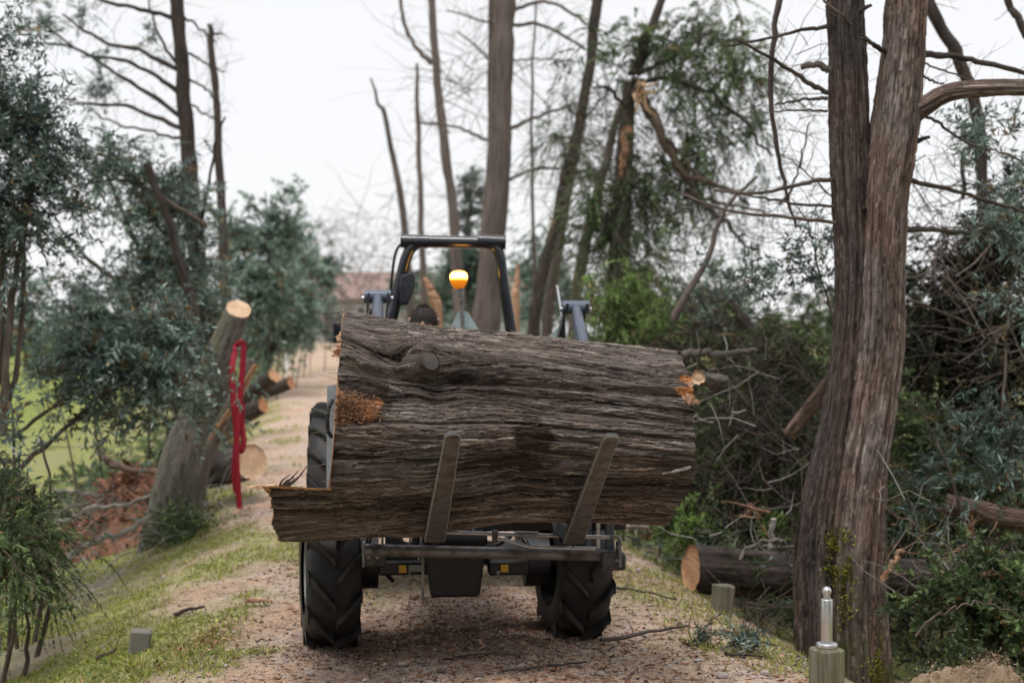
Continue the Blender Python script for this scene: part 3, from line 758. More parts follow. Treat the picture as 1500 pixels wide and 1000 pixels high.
# ---- roll bar
D = 9.1; rops = MB()
tube(rops, spline(PP([(571, 500, D), (574, 470, D), (588, 405, D), (596, 375, D), (606, 360, D), (624, 354, D), (664, 354, D), (706, 356, D), (724, 361, D), (732, 375, D), (736, 405, D), (749, 490, D), (751, 520, D)]), 60), .036, 16)
ro = rops.build('roll_bar', M['rops'], tractor)
tube(MB(), PP([(588, 353, D), (741, 356, D)]), .04, 20).build('cross_tube', M['rops'], ro)
for a, b in ((587, 627), (700, 741)): tube(MB(), PP([(a, 353, D), (b, 354 + (b > 650), D)]), .0435, 20).build('sleeve', M['rops'], ro)
for s in (0, 1):
    a = P(571 if s == 0 else 751, 500, D)
    bar('roll_bar_post', [a, np.array([a[0] + (.0 if s == 0 else .0), a[1] + .02, .62])], .036, M['rops'], tractor)
bar('mirror_arm', PP([(586, 358, D), (579, 372, D), (574, 405, D), (571, 440, D), (569, 470, D)]), .009, M['rops'])
m_ = np.array([P(586, 404, D - .05), P(604, 398, D - .05), P(608, 402, D - .05), P(606, 425, D - .05), P(597, 447, D - .05), P(584, 447, D - .05)])
mb = MB(); k = len(m_); dv = np.array([.0, .04, 0]); cf = m_.mean(0)
mb.add(np.vstack([m_, m_ + dv, [cf], [cf + dv]]), [[i, (i + 1) % k, k + (i + 1) % k, k + i] for i in range(k)], [[2 * k, (i + 1) % k, i] for i in range(k)] + [[2 * k + 1, k + i, k + (i + 1) % k] for i in range(k)])
mo = mb.build('mirror', M['rops'], tractor, False); mo.modifiers.new('bevel', 'BEVEL').width = .01
mi_ = m_.mean(0) + (m_ - m_.mean(0)) * .8 + dv + [0, .004, 0]
MB().add(np.vstack([mi_, mi_.mean(0)[None]]), None, [[k, i, (i + 1) % k] for i in range(k)]).build('mirror_glass', M['mirror'], mo, False)
tbox('bracket', -.37, -2.03, 1.62, (.03, .04, .08), M['rops'])
# ---- beacon on its mast, with the pale triangular panel behind
pm = PP([(681, 520, 8.95), (675, 432, 8.95)]); bar('beacon_mast', pm, .0115, M['worn_steel'])
bar('mast_collar', PP([(674, 433, 8.95), (673, 420, 8.95)]), .024, M['worn_steel'])
cb = P(672, 412, 8.95); V = []; pr = [(.0, -.052), (.02, -.05), (.036, -.036), (.049, -.014), (.054, .002), (.056, .018), (.055, .034), (.05, .048), (.04, .058), (.022, .065), (0.001, .067)]
nb_ = 28
for r, z in pr:
    for a in np.linspace(0, 2 * np.pi, nb_, endpoint=False): V.append(cb + [math.cos(a) * r, math.sin(a) * r, z])
MB().add(V, [[i * nb_ + j, i * nb_ + (j + 1) % nb_, (i + 1) * nb_ + (j + 1) % nb_, (i + 1) * nb_ + j] for i in range(len(pr) - 1) for j in range(nb_)]).build('beacon', M['beacon'], tractor)['label'] = 'lit amber warning beacon'
pn = np.array([P(658, 485, 9.0), P(702, 485, 9.0), P(685, 456, 9.02), P(671, 456, 9.02)])
mb = MB(); mb.add(np.vstack([pn, pn + [0, .02, 0]]), [[0, 1, 2, 3], [7, 6, 5, 4], [0, 4, 5, 1], [1, 5, 6, 2], [2, 6, 7, 3], [3, 7, 4, 0]])
mb.build('triangular_panel', M['teal'], tractor, False)
bar('panel_post', [tl(-.02, -2.1, .7), P(681, 484, 9.02)], .02, M['black_steel'])
# ---- loader: masts, arms, cylinders
def loader(px, py, Dm, r):
    top = P(px, py, Dm); side = TR @ np.array([1., 0, 0]); fwd = TR @ np.array([0, -1., 0])
    foot = tl(r * .62, -1.0, .55)
    mb = MB()
    for s in (-1, 1):
        a = top + side * s * .055
        pl = [a + [0, 0, .03] + fwd * .05, a + [0, 0, .03] - fwd * .05, foot + side * s * .055 - fwd * .1, foot + side * s * .055 + fwd * .1]
        V = np.vstack([pl, np.array(pl) + side * .012]); mb.add(V, [[0, 1, 2, 3], [7, 6, 5, 4], [0, 4, 5, 1], [1, 5, 6, 2], [2, 6, 7, 3], [3, 7, 4, 0]])
    lo = mb.build('loader_mast', M['black_steel'], tractor, False)
    tube(MB(), [top - side * .075 + [0, 0, .01], top + side * .075 + [0, 0, .01]], .038, 20).build('pivot_tube', M['blue_steel'], lo)
    for s in (-1, 1): tube(MB(), [top + side * s * .07, top + side * s * .088], .014, 10).build('pin_head', M['chrome'], lo)
    kn = top + fwd * .75 + np.array([0, 0, -.62]); end = tl(r * .7, .42, .66)
    arm = MB(); q = spline([top + fwd * .03, top + fwd * .35 + np.array([0, 0, -.2]), kn, end], 14)
    tube(arm, q, .026, 12); arm.build('loader_arm', M['blue_steel'], tractor)
    cyl = [top + fwd * .07 + np.array([0, 0, -.02]) , top + fwd * .22 + np.array([.03, 0, -.45])]
    bar('hydraulic_cylinder', cyl, .03, M['blue_steel'])
    bar('cylinder_rod', [cyl[1], end + np.array([0, 0, .1])], .017, M['chrome'])
loader(553, 437, 8.05, -.75); loader(843, 453, 7.85, .75)
bar('hydraulic_pipe', PP([(827, 520, 7.9), (824, 470, 7.9)]), .014, M['blue_steel']); bar('pipe_collar', PP([(824, 468, 7.9), (824, 462, 7.9)]), .019, M['chrome'])
bar('control_lever', PP([(823, 462, 7.9), (816, 418, 7.95)]), .008, M['chrome'])
gs = np.array([P(800, 496, 8.1), P(826, 496, 8.1), P(826, 478, 8.1), P(819, 478, 8.1)])
MB().add(np.vstack([gs, gs + [0, .02, 0]]), [[0, 1, 2, 3], [7, 6, 5, 4], [0, 4, 5, 1], [1, 5, 6, 2], [2, 6, 7, 3], [3, 7, 4, 0]]).build('gusset', M['teal'], tractor, False)
mb = box(MB(), P(493, 487, 8.3), (.05, .02, .12), rotz(.3), .01); mb.build('wing_mirror', M['rops'], tractor, False)
# ---- fork carriage
bar('carriage_tube', PP([(534, 805, 6.55), (906, 813, 6.68)]), .029, M['worn_steel'], sides=16, n=2)
for (px, py, w) in ((548, 812, .11), (898, 818, .11)):
    box(MB(), P(px, py + 3, 6.62), (w, .08, .08), TR, .008).build('tube_end_block', M['fork'], tractor, False)
for px in (533, 906): box(MB(), P(px, 811, 6.6), (.014, .09, .11), TR, .003).build('end_plate', M['worn_steel'], tractor, False)
box(MB(), P(833, 764, 6.72), (.54, .07, .075), TR, .008).build('upper_beam', M['black_steel'], tractor, False)
box(MB(), P(660, 764, 6.9), (.62, .07, .09), TR, .008).build('rear_beam', M['black_steel'], tractor, False)
for (px, w, c_) in ((560, .012, 'chrome'), (588, .016, 'worn_steel'), (601, .012, 'chrome'), (617, .014, 'chrome'), (575, .07, 'blue_steel'), (862, .03, 'blue_steel'), (876, .02, 'chrome'), (893, .04, 'blue_steel'), (840, .016, 'worn_steel'), (608, .03, 'fork')):
    box(MB(), P(px, 778, 6.68), (w, .03, .2), TR, .003).build('upright', M[c_], tractor, False)
bar('linkage_rod', PP([(596, 778, 6.5), (735, 782, 6.52), (900, 787, 6.56)]), .0095, M['chrome'], sides=10)
bar('linkage_rod', PP([(728, 788, 6.46), (742, 791, 6.46), (770, 799, 6.46), (786, 801, 6.46), (860, 803, 6.48), (872, 803, 6.49)]), .009, M['chrome'], sides=10)
bar('hook_rod', PP([(893, 787, 6.5), (904, 786, 6.5), (908, 792, 6.5), (905, 803, 6.5)]), .009, M['worn_steel'], sides=10)
mb = MB(); t = np.linspace(0, 1, 160); a_, b_ = P(755, 782, 6.5), P(789, 783, 6.5); c = a_ + (b_ - a_) * t[:, None]
c = c + np.stack([0 * t, .014 * np.cos(t * 2 * np.pi * 14), .014 * np.sin(t * 2 * np.pi * 14)], 1); tube(mb, c, .0025, 5); mb.build('spring', M['chrome'], tractor)
bar('rod_clamp', PP([(725, 776, 6.47), (725, 794, 6.47)]), .014, M['worn_steel'])
bar('steering_cylinder', PP([(562, 817, 6.8), (612, 817, 6.8)]), .026, M['black_steel']); bar('cylinder_nut', PP([(613, 817, 6.8), (619, 817, 6.8)]), .03, M['chrome'])
box(MB(), P(616, 812, 6.78), (.012, .03, .12), TR, .002).build('upright', M['worn_steel'], tractor, False)
for (px, py, sx) in ((590, 833, .036), (739, 832, .036)): 
    box(MB(), P(px, py, 6.72), (sx, .012, .034), TR, .002).build('sticker', M['yellow'], tractor, False)
box(MB(), P(609, 832, 6.72), (.066, .01, .03), TR, .002).build('name_plate', M['plate'], tractor, False)
box(MB(), P(600, 829, 6.8), (.3, .1, .07), TR, .01).build('axle_bracket', M['black_steel'], tractor, False)
box(MB(), P(745, 829, 6.8), (.2, .1, .07), TR, .01).build('axle_bracket', M['black_steel'], tractor, False)
# ---- fork tines (taper towards a rounded tip, rise in front of the log)
def tine(tip, heel):
    tip, heel = np.asarray(tip), np.asarray(heel); t = nrm(tip - heel); s = nrm(TR @ np.array([1., 0, 0])); s = nrm(s - t * np.dot(s, t)); u = np.cross(s, t); u = u if u[2] > 0 else -u
    L = np.linalg.norm(tip - heel); st = list(np.linspace(0, .975, 14)) + [.983, .99, .995, .998, 1.0]
    V = []
    for q in st:
        w = (.092 * (1 - q) + .058 * q); w *= math.sqrt(max(.02, 1 - ((q - .975) / .025) ** 2 * .7)) if q > .975 else 1
        h = .045 * (1 - q) + .018 * q; c = heel + t * L * q
        for sx, sz in ((-1, -.5), (-.88, -.95), (.88, -.95), (1, -.5), (1, .5), (.88, .95), (-.88, .95), (-1, .5)): V.append(c + s * sx * w / 2 + u * sz * h / 2)
    k = 8; n = len(st); F = [[k * i + j, k * i + (j + 1) % k, k * (i + 1) + (j + 1) % k, k * (i + 1) + j] for i in range(n - 1) for j in range(k)]
    fmi = [1 if j in (0, 2) else 0 for i in range(n - 1) for j in range(k)]
    V += [heel, tip]; F3 = [[n * k, (j + 1) % k, j] for j in range(k)] + [[n * k + 1, k * (n - 1) + j, k * (n - 1) + (j + 1) % k] for j in range(k)]
    mbt = MB(); mbt.add(V, F, mi=fmi); mbt.add(V, None, F3); o = mbt.build('fork_tine', [M['fork'], M['worn_edge']], tractor, False)
    hb = heel + np.array([0, .0, -.0])
    top = np.array([heel[0] - .05, 6.66, 1.05])
    m2 = MB(); tube(m2, [hb, np.array([heel[0] - .045, 6.5, .6]), np.array([heel[0] - .05, 6.64, .64]), top], .034, 4); m2.build('fork_shank', M['black_steel'], tractor, False)
tine(P(664, 634, 5.03), P(637, 787, 6.05)); tine(P(896, 637, 5.12), P(840, 790, 6.24))
# ---- hydraulic hoses, bolts
M['hose'] = m_paint('rubber_hose', (.012, .012, .013), .45)
for h in ([(572, 770, 6.85), (590, 795, 6.78), (640, 800, 6.8), (668, 780, 6.85)], [(760, 770, 6.9), (775, 800, 6.8), (810, 815, 6.85), (832, 850, 6.95)], [(545, 775, 6.9), (540, 800, 6.85), (556, 828, 6.85), (575, 850, 6.95)],
          [(850, 470, 7.75), (862, 500, 7.7), (858, 540, 7.6), (846, 590, 7.4)], [(542, 455, 7.98), (530, 490, 7.9), (528, 540, 7.8), (535, 600, 7.5)], [(690, 770, 6.85), (700, 792, 6.78), (720, 800, 6.8), (748, 785, 6.85)]):
    bar('hose', PP(h), .012, M['hose'], sides=8)
for (px, py, D_) in ((540, 815, 6.56), (553, 815, 6.56), (893, 820, 6.56), (903, 820, 6.56), (600, 838, 6.66), (730, 838, 6.66), (625, 810, 6.6), (712, 812, 6.6)):
    p_ = P(px, py, D_); tube(MB(), [p_, p_ + np.array([0, -.012, 0])], .009, 6).build('bolt', M['worn_steel'], tractor, False)
# ---- seat
sx = -.2
sp = P(620, 470, 8.95)
box(MB(), (sp[0] + .0, 9.0, .86), (.44, .42, .12), TR, .04).build('seat', M['seat_vinyl'], tractor, True)
box(MB(), (sp[0] + .0, 9.24, 1.12), (.42, .1, .42), TR, .04).build('backrest', M['seat_vinyl'], tractor, True)
mb = MB(); t = np.linspace(0, 2 * np.pi, 33); ctr = np.array([sp[0] + .02, 8.5, 1.2]); tube(mb, ctr + np.stack([np.cos(t) * .17, np.sin(t) * .15, np.sin(t) * -.07], 1), .013, 8, False)
tube(mb, [ctr, ctr + np.array([0, -.25, -.2])], .02, 8)
for a in (0.5, 2.6, 4.7): tube(mb, [ctr, ctr + np.array([math.cos(a) * .17, math.sin(a) * .15, -math.sin(a) * .07])], .009, 6)
mb.build('steering_wheel', M['seat_vinyl'], tractor)

# ------------------------------------------------------------------ driver
M['skin'] = m_paint('skin', (.5, .31, .23), .55)
M['hair'] = m_paint('dark_hair', (.028, .02, .018), .7, 0, None, 0, 60)
M['jacket'] = m_paint('dark_jacket', (.05, .055, .07), .85)
M['jeans'] = m_paint('work_trousers', (.06, .07, .1), .9)
def driver():
    hx = float(P(620, 0, 8.95)[0]); O = np.array([hx, 9.0, 0])
    root = thing('person', 'driver with short dark hair seated on the tractor, head just above the log', 'person', (hx, 9.0, .92))
    def skin(name, joints, bones, mat, parent, sub=2):
        me = bpy.data.meshes.new(name); me.from_pydata([tuple(np.array(j[:3]) + O - np.array(root.location)) for j in joints], bones, [])
        o = bpy.data.objects.new(name, me); COL.objects.link(o); o.parent = parent
        sm = o.modifiers.new('skin', 'SKIN'); sm.use_smooth_shade = True
        for v, j in zip(me.skin_vertices[0].data, joints): v.radius = (j[3], j[4] if len(j) > 4 else j[3])
        me.skin_vertices[0].data[0].use_root = True
        o.modifiers.new('sub', 'SUBSURF').levels = sub; o.modifiers['sub'].render_levels = sub
        me.materials.append(mat); return o
    J = [(0, .02, .97, .15, .12), (0, .04, 1.12, .14, .11), (0, .05, 1.28, .16, .12), (0, .04, 1.39, .09, .08), (0, .02, 1.46, .052), (0, 0, 1.53, .07, .08), (0, -.01, 1.60, .078, .092), (0, 0, 1.655, .06, .07)]
    B = [(i, i + 1) for i in range(7)]
    for s in (-1, 1):
        b = len(J); J += [(s * .18, .03, 1.36, .06), (s * .25, -.08, 1.16, .048), (s * .2, -.32, 1.17, .038), (s * .15, -.44, 1.21, .03)]; B += [(3, b), (b, b + 1), (b + 1, b + 2), (b + 2, b + 3)]
        for f in range(4):
            e = len(J); J += [(s * (.15 - .018 * f), -.49, 1.235 - .004 * f, .010), (s * (.15 - .018 * f), -.51 + .002 * f, 1.205, .009)]; B += [(b + 3, e), (e, e + 1)]
        e = len(J); J += [(s * .12, -.455, 1.225, .010), (s * .11, -.47, 1.2, .009)]; B += [(b + 3, e), (e, e + 1)]
        b = len(J); J += [(s * .1, -.02, .95, .09), (s * .14, -.38, .93, .068), (s * .15, -.42, .70, .05), (s * .15, -.43, .68, .045), (s * .15, -.52, .665, .04)]; B += [(0, b), (b, b + 1), (b + 1, b + 2), (b + 2, b + 3), (b + 3, b + 4)]
    o = skin('body', J, B, M['skin'], root)
    # clothing: jacket and trousers a little larger than the body
    Jk = [(0, .02, 1.0, .165, .135), (0, .04, 1.12, .155, .125), (0, .05, 1.28, .175, .135), (0, .04, 1.4, .095, .085)]; Bk = [(0, 1), (1, 2), (2, 3)]
    for s in (-1, 1):
        b = len(Jk); Jk += [(s * .18, .03, 1.36, .075), (s * .25, -.08, 1.16, .062), (s * .2, -.33, 1.17, .05)]; Bk += [(3, b), (b, b + 1), (b + 1, b + 2)]
    skin('jacket', Jk, Bk, M['jacket'], root)
    Jt = [(0, .02, .97, .16, .13)]; Bt = []
    for s in (-1, 1):
        b = len(Jt); Jt += [(s * .1, -.02, .955, .1), (s * .14, -.38, .93, .08), (s * .15, -.42, .72, .062)]; Bt += [(0, b), (b, b + 1), (b + 1, b + 2)]
    skin('trousers', Jt, Bt, M['jeans'], root)
    # head details: hair cap, ears, nose, eyes, mouth
    c = np.array([hx, 9.0, 1.585]); mb = MB(); n, k = 18, 28; V = []
    for i in range(n):
        ph = i / (n - 1) * math.pi * .6
        for j in range(k):
            a = 2 * np.pi * j / k; front = max(0, -math.sin(a))
            p_ = ph * (1 - .12 * front)
            q = np.array([math.sin(p_) * math.cos(a) * .087, math.sin(p_) * math.sin(a) * .105 + .008, math.cos(p_) * .098])
            q *= 1 + .04 * (noise(q[0] * 150, q[1] * 150, q[2] * 150, 3) - .5); V.append(c + q)
    mb.add(V, [[i * k + j, i * k + (j + 1) % k, (i + 1) * k + (j + 1) % k, (i + 1) * k + j] for i in range(n - 1) for j in range(k)])
    tw = MB(); rs = np.random.default_rng(2); Vv = np.array(V)[k * 1:]; pick = Vv[rs.integers(0, len(Vv), 1600)]; dn = nrm(pick - c)
    twigs(mb, pick - dn * .004, pick + dn * .006 + rs.normal(size=(1600, 3)) * .006, .0012)
    mb.build('hair', M['hair'], root)
    for s in (-1, 1):
        V, F = [], []
        tube(MB(), spline([c + [s * .077, .0, .005], c + [s * .092, .012, .012], c + [s * .09, .014, -.02], c + [s * .078, .004, -.035]], 9), np.array([.01, .012, .013, .013, .012, .011, .01, .009, .007]), 8).build('ear', M['skin'], root)
        mbE = MB(); tube(mbE, [c + [s * .03, -.078, -.005], c + [s * .03, -.09, -.005]], .011, 12); mbE.build('eye', M['hair'], root)
    tube(MB(), spline([c + [0, -.085, .0], c + [0, -.102, -.03], c + [0, -.085, -.04]], 7), np.array([.007, .009, .011, .013, .014, .012, .008]), 8).build('nose', M['skin'], root)
    tube(MB(), spline([c + [-.024, -.078, -.062], c + [0, -.09, -.06], c + [.024, -.078, -.062]], 7), np.array([.003, .005, .006, .006, .006, .005, .003]), 6).build('mouth', M['cut_red'], root)
driver()
# ------------------------------------------------------------------ trees and shrubs
def rnd(a, b, n=None): return RNG.uniform(a, b, n)

def gz(x, y): return float(ground_z(x, y, False))

def foliage(lm, tm, blobs, n, lpt, tl_, L, W, droop=.3, up=.25, flat=False, gap=.42, gfreq=2.2, tr=.002, tone_sp=.5, out=.6, dead=.05):
    """leafy twigs through the volume of some ellipsoids: lm leaf mesh, tm twig mesh"""
    C = np.array([b[0] for b in blobs]); R = np.array([b[1] for b in blobs]); w = np.prod(R, 1) ** .8; w /= w.sum()
    per = 7; ns = n // per + 1
    k = RNG.choice(len(blobs), ns * 3, p=w)
    v = nrm(RNG.normal(size=(ns * 3, 3))); r = np.abs(RNG.normal(0, .52, ns * 3)) + .12
    c = C[k] + v * np.minimum(r, 1.35)[:, None] * R[k]; sd = int(RNG.integers(0, 999))
    keep = fbm(c[:, 0] * gfreq, c[:, 1] * gfreq, c[:, 2] * gfreq, sd, 2) > gap
    c, v = c[keep][:ns], v[keep][:ns]; ns = len(c)
    md = nrm(v * out + RNG.normal(size=(ns, 3)) * .55 + [0, 0, up]); sl = tl_ * rnd(1.2, 2.4, ns)
    tt = rnd(-.5, .5, (ns, per)); q = c[:, None] + md[:, None] * (sl[:, None] * tt)[..., None] + np.array([0, 0, -1]) * (droop * .5 * sl[:, None] * (tt + .5) ** 2)[..., None]
    if tm is not None: twigs(tm, c - md * sl[:, None] * .5, c + md * sl[:, None] * .4 + np.array([0, 0, -1]) * (droop * .4 * sl)[:, None], tr * 1.8, tr * .7)
    c = q.reshape(-1, 3); n = len(c); v = np.repeat(md, per, 0)
    d = nrm(v * .75 + RNG.normal(size=(n, 3)) * .5 + [0, 0, up * .5]); ln = rnd(.5, 1.2, n) * tl_
    tone_s = np.repeat(RNG.normal(0, .13, ns), per)
    base = c
    tone_t = np.clip(tone_s + RNG.normal(.45, .14, n) + .25 * (fbm(c[:, 0] * 1.5, c[:, 1] * 1.5, c[:, 2] * 1.5, sd + 5, 2) - .5) * 2, 0, 1)
    side = nrm(np.cross(d, nrm(RNG.normal(size=(n, 3)) * .6 + [0, 0, 1])))
    def curve(t): return base[:, None] + d[:, None] * (ln[:, None] * t)[..., None] + np.array([0, 0, -1]) * (droop * ln[:, None] * t ** 2)[..., None]
    t = np.sort(RNG.random((n, lpt)), 1) * .95 + .05
    p = curve(t); sg = np.where(np.arange(lpt) % 2, 1., -1.)[None, :, None]
    td = d[:, None] + np.array([0, 0, -1]) * (2 * droop * t)[..., None]
    if flat:
        ld = td * .75 + side[:, None] * sg * .75 + RNG.normal(size=p.shape) * .18 + np.array([0, 0, -.35 * droop])
        sc = (1.15 - t) * rnd(.7, 1.2, t.shape)
    else:
        ld = td * .6 + side[:, None] * sg * .6 + RNG.normal(size=p.shape) * .5
        sc = rnd(.5, 1.35, t.shape)
    tn = np.clip(tone_t[:, None] + RNG.normal(0, tone_sp * .35, t.shape), 0, 1)
    dm = (np.repeat(RNG.random(n) < dead, lpt) | (RNG.random(n * lpt) < dead * .6)).astype(int)
    leaves(lm, p.reshape(-1, 3), ld.reshape(-1, 3), (L * sc).ravel(), (W * (sc if not flat else 1 + 0 * sc)).ravel(), tn.ravel(), mi=dm)
    if tm is not None:
        ts = np.array([0, .35, .7, 1.]); q = curve(np.tile(ts, (n, 1)))
        for a in range(3): twigs(tm, q[:, a], q[:, a + 1], tr * (1 - .25 * a), tr * (.75 - .25 * a))
    return c

def bl(px, py, D, rx, ry, rd=None):
    k = D / FPX
    return (P(px, py, D), np.array([rx * k, (rd if rd else .7 * (rx + ry) / 2 * k), ry * k]))

def rtwigs(mb, path, n, ln, r, up=.2, dirb=None, depth=1, t0=.1):
    """side twigs with kinks along a limb, and their own sub-twigs"""
    path = np.asarray(path); m = len(path)
    idx = rnd(t0, 1, n) * (m - 1.001); i = idx.astype(int); f = (idx - i)[:, None]
    p0 = path[i] * (1 - f) + path[i + 1] * f; T = nrm(path[i + 1] - path[i])
    d = RNG.normal(size=(n, 3)); d = d - T * (d * T).sum(1, keepdims=True); d = nrm(nrm(d) + T * rnd(.1, .7, n)[:, None] + [0, 0, up] + (0 if dirb is None else np.asarray(dirb)))
    L = ln * rnd(.4, 1.2, n); a = p0; dd = d
    for k in range(3):
        b = a + dd * (L / 3)[:, None]; twigs(mb, a, b, r * (1 - .28 * k), r * (.72 - .26 * k))
        if depth > 0 and k < 2:
            e = nrm(dd + RNG.normal(size=(n, 3)) * .7); twigs(mb, b, b + e * (L * rnd(.15, .4, n))[:, None], r * .5, r * .2)
        a = b; dd = nrm(dd + RNG.normal(size=(n, 3)) * .22)
    return a

def limb(mb, pts, r0, r1, sides=7, n=None, wob=.0):
    q = spline(np.asarray(pts), n or max(6, len(pts) * 4))
    if wob: q = q + (np.stack([noise(np.arange(len(q)) * .7, k * 9.1, float(RNG.random() * 50), 3) for k in range(3)], 1) - .5) * wob
    tube(mb, q, np.linspace(r0, r1, len(q)) * (1 + .06 * RNG.normal(size=len(q))), sides)
    return q

def base_pt(p): return (p[0], p[1], gz(p[0], p[1]))

def trunk_down(pts):
    """continue a trunk polyline to below the ground"""
    pts = [np.asarray(q) for q in pts]; e = pts[-1]; g = gz(e[0], e[1]) - .15
    if e[2] > g: pts.append(np.array([e[0], e[1], g]))
    return np.array(pts)

def bark_trunk(pts, rad, nth=96, step=.012, seed=0, extra=None, amp=1.0):
    """thick trunk with the stringy bark relief as real geometry"""
    pts = np.asarray(pts); L = np.concatenate([[0], np.cumsum(np.linalg.norm(np.diff(pts, axis=0), axis=1))])
    n = int(L[-1] / step); q = spline(pts, n); r = spline(np.stack([rad, rad, rad], 1), n)[:, 0]
    s = np.concatenate([[0], np.cumsum(np.linalg.norm(np.diff(q, axis=0), axis=1))])
    T, N, B = frames(q); th = np.linspace(0, 2 * np.pi, nth, endpoint=False)
    S, Th = np.meshgrid(s, th, indexing='ij'); Rr = r[:, None]
    cc = Th * .28 + seed * .37; c = cc + .03 * (fbm(S * 1.5, cc * 2, seed, 3) - .5)
    h, t = bark_at(S * .9 + seed, c * 1.0)
    cx, sy = np.cos(Th), np.sin(Th)
    fl = 1 - np.abs(2 * noise(S * 1.0, cx * 4 + 7, sy * 4 + seed, 61) - 1); fis = np.clip(fl - .7, 0, 1) / .3
    lob = (fbm(S * .8, cx * 1.2 + 3, sy * 1.2 + seed, 12) - .5) * .22 * Rr
    d = (h * 1.0 - .01 * fis) * amp + lob + (fbm(S * 9, cx * 3, sy * 3, 15) - .5) * .012
    if extra is not None: d = d + extra(S, Th, q)
    ring = N[:, None] * cx[..., None] + B[:, None] * sy[..., None]
    V = q[:, None] + ring * (Rr + d)[..., None]
    i = np.arange(n - 1)[:, None] * nth; j = np.arange(nth)[None]; k = (j + 1) % nth
    F = np.stack([i + j, i + k, i + nth + k, i + nth + j], -1).reshape(-1, 4)
    bk = np.stack([np.broadcast_to(Rr, S.shape) * cx, Rr * sy, S + seed * 3], -1).reshape(-1, 3)
    tone = np.clip(t * .8 + .25 * (h / .012 - .45) - .25 * fis + .12, 0, 1)
    return MB().add(V.reshape(-1, 3), F, bk=bk, tone=tone.ravel()), q, r

# ---------------------------------------------------- twin-stemmed tree by the bollard
def m_trunk_soft(name, cs, warm):
    m, n, b, _ = new_mat(name); v = attr(n, 'bk').outputs['Vector']; tn = attr(n, 'tone').outputs['Fac']
    f1 = noisetex(n, mapv(n, v, (1, 1, .07)), 90, 4, .7); f2 = noisetex(n, mapv(n, v, (1, 1, .3)), 5, 3)
    c = ramp(n, tn, [(.05, cs[0]), (.4, cs[1]), (.7, cs[2]), (.95, cs[3])])
    c = mixc(n, .6, c, ramp(n, f1, [(.3, (.45, .42, .4)), (.55, (1, 1, 1)), (.75, (1.35, 1.33, 1.3))]), 'MULTIPLY')
    c = mixc(n, ramp(n, f2, [(.4, (0, 0, 0)), (.62, (.9, .9, .9))]), c, mixc(n, 1.0, c, warm, 'MULTIPLY'))
    pos = nd(n, 'ShaderNodeNewGeometry').outputs['Position']; sp = nd(n, 'ShaderNodeSeparateXYZ'); lk(n, pos, sp.inputs[0])
    g = noisetex(n, pos, 5, 4); ms = nd(n, 'ShaderNodeMath', operation='MULTIPLY_ADD'); lk(n, sp.outputs[2], ms.inputs[0]); ms.inputs[1].default_value = -.42; lk(n, g, ms.inputs[2])
    c = mixc(n, ramp(n, ms.outputs[0], [(.58, (0, 0, 0)), (.8, (.7, .7, .7))]), c, (.075, .085, .025))       # moss on the foot
    lk(n, c, b.inputs['Base Color']); b.inputs['Roughness'].default_value = .9; b.inputs['Specular IOR Level'].default_value = .2
    bump(n, f1, b, .6, .006); return m
M['twin_left'] = m_trunk_soft('twin_bark_dark', [(.02, .017, .016), (.06, .05, .047), (.125, .104, .098), (.25, .217, .206)], (1.15, .95, .88))
M['twin_right'] = m_trunk_soft('twin_bark_warm', [(.035, .027, .024), (.125, .1, .088), (.25, .208, .19), (.48, .42, .39)], (1.14, .91, .82))

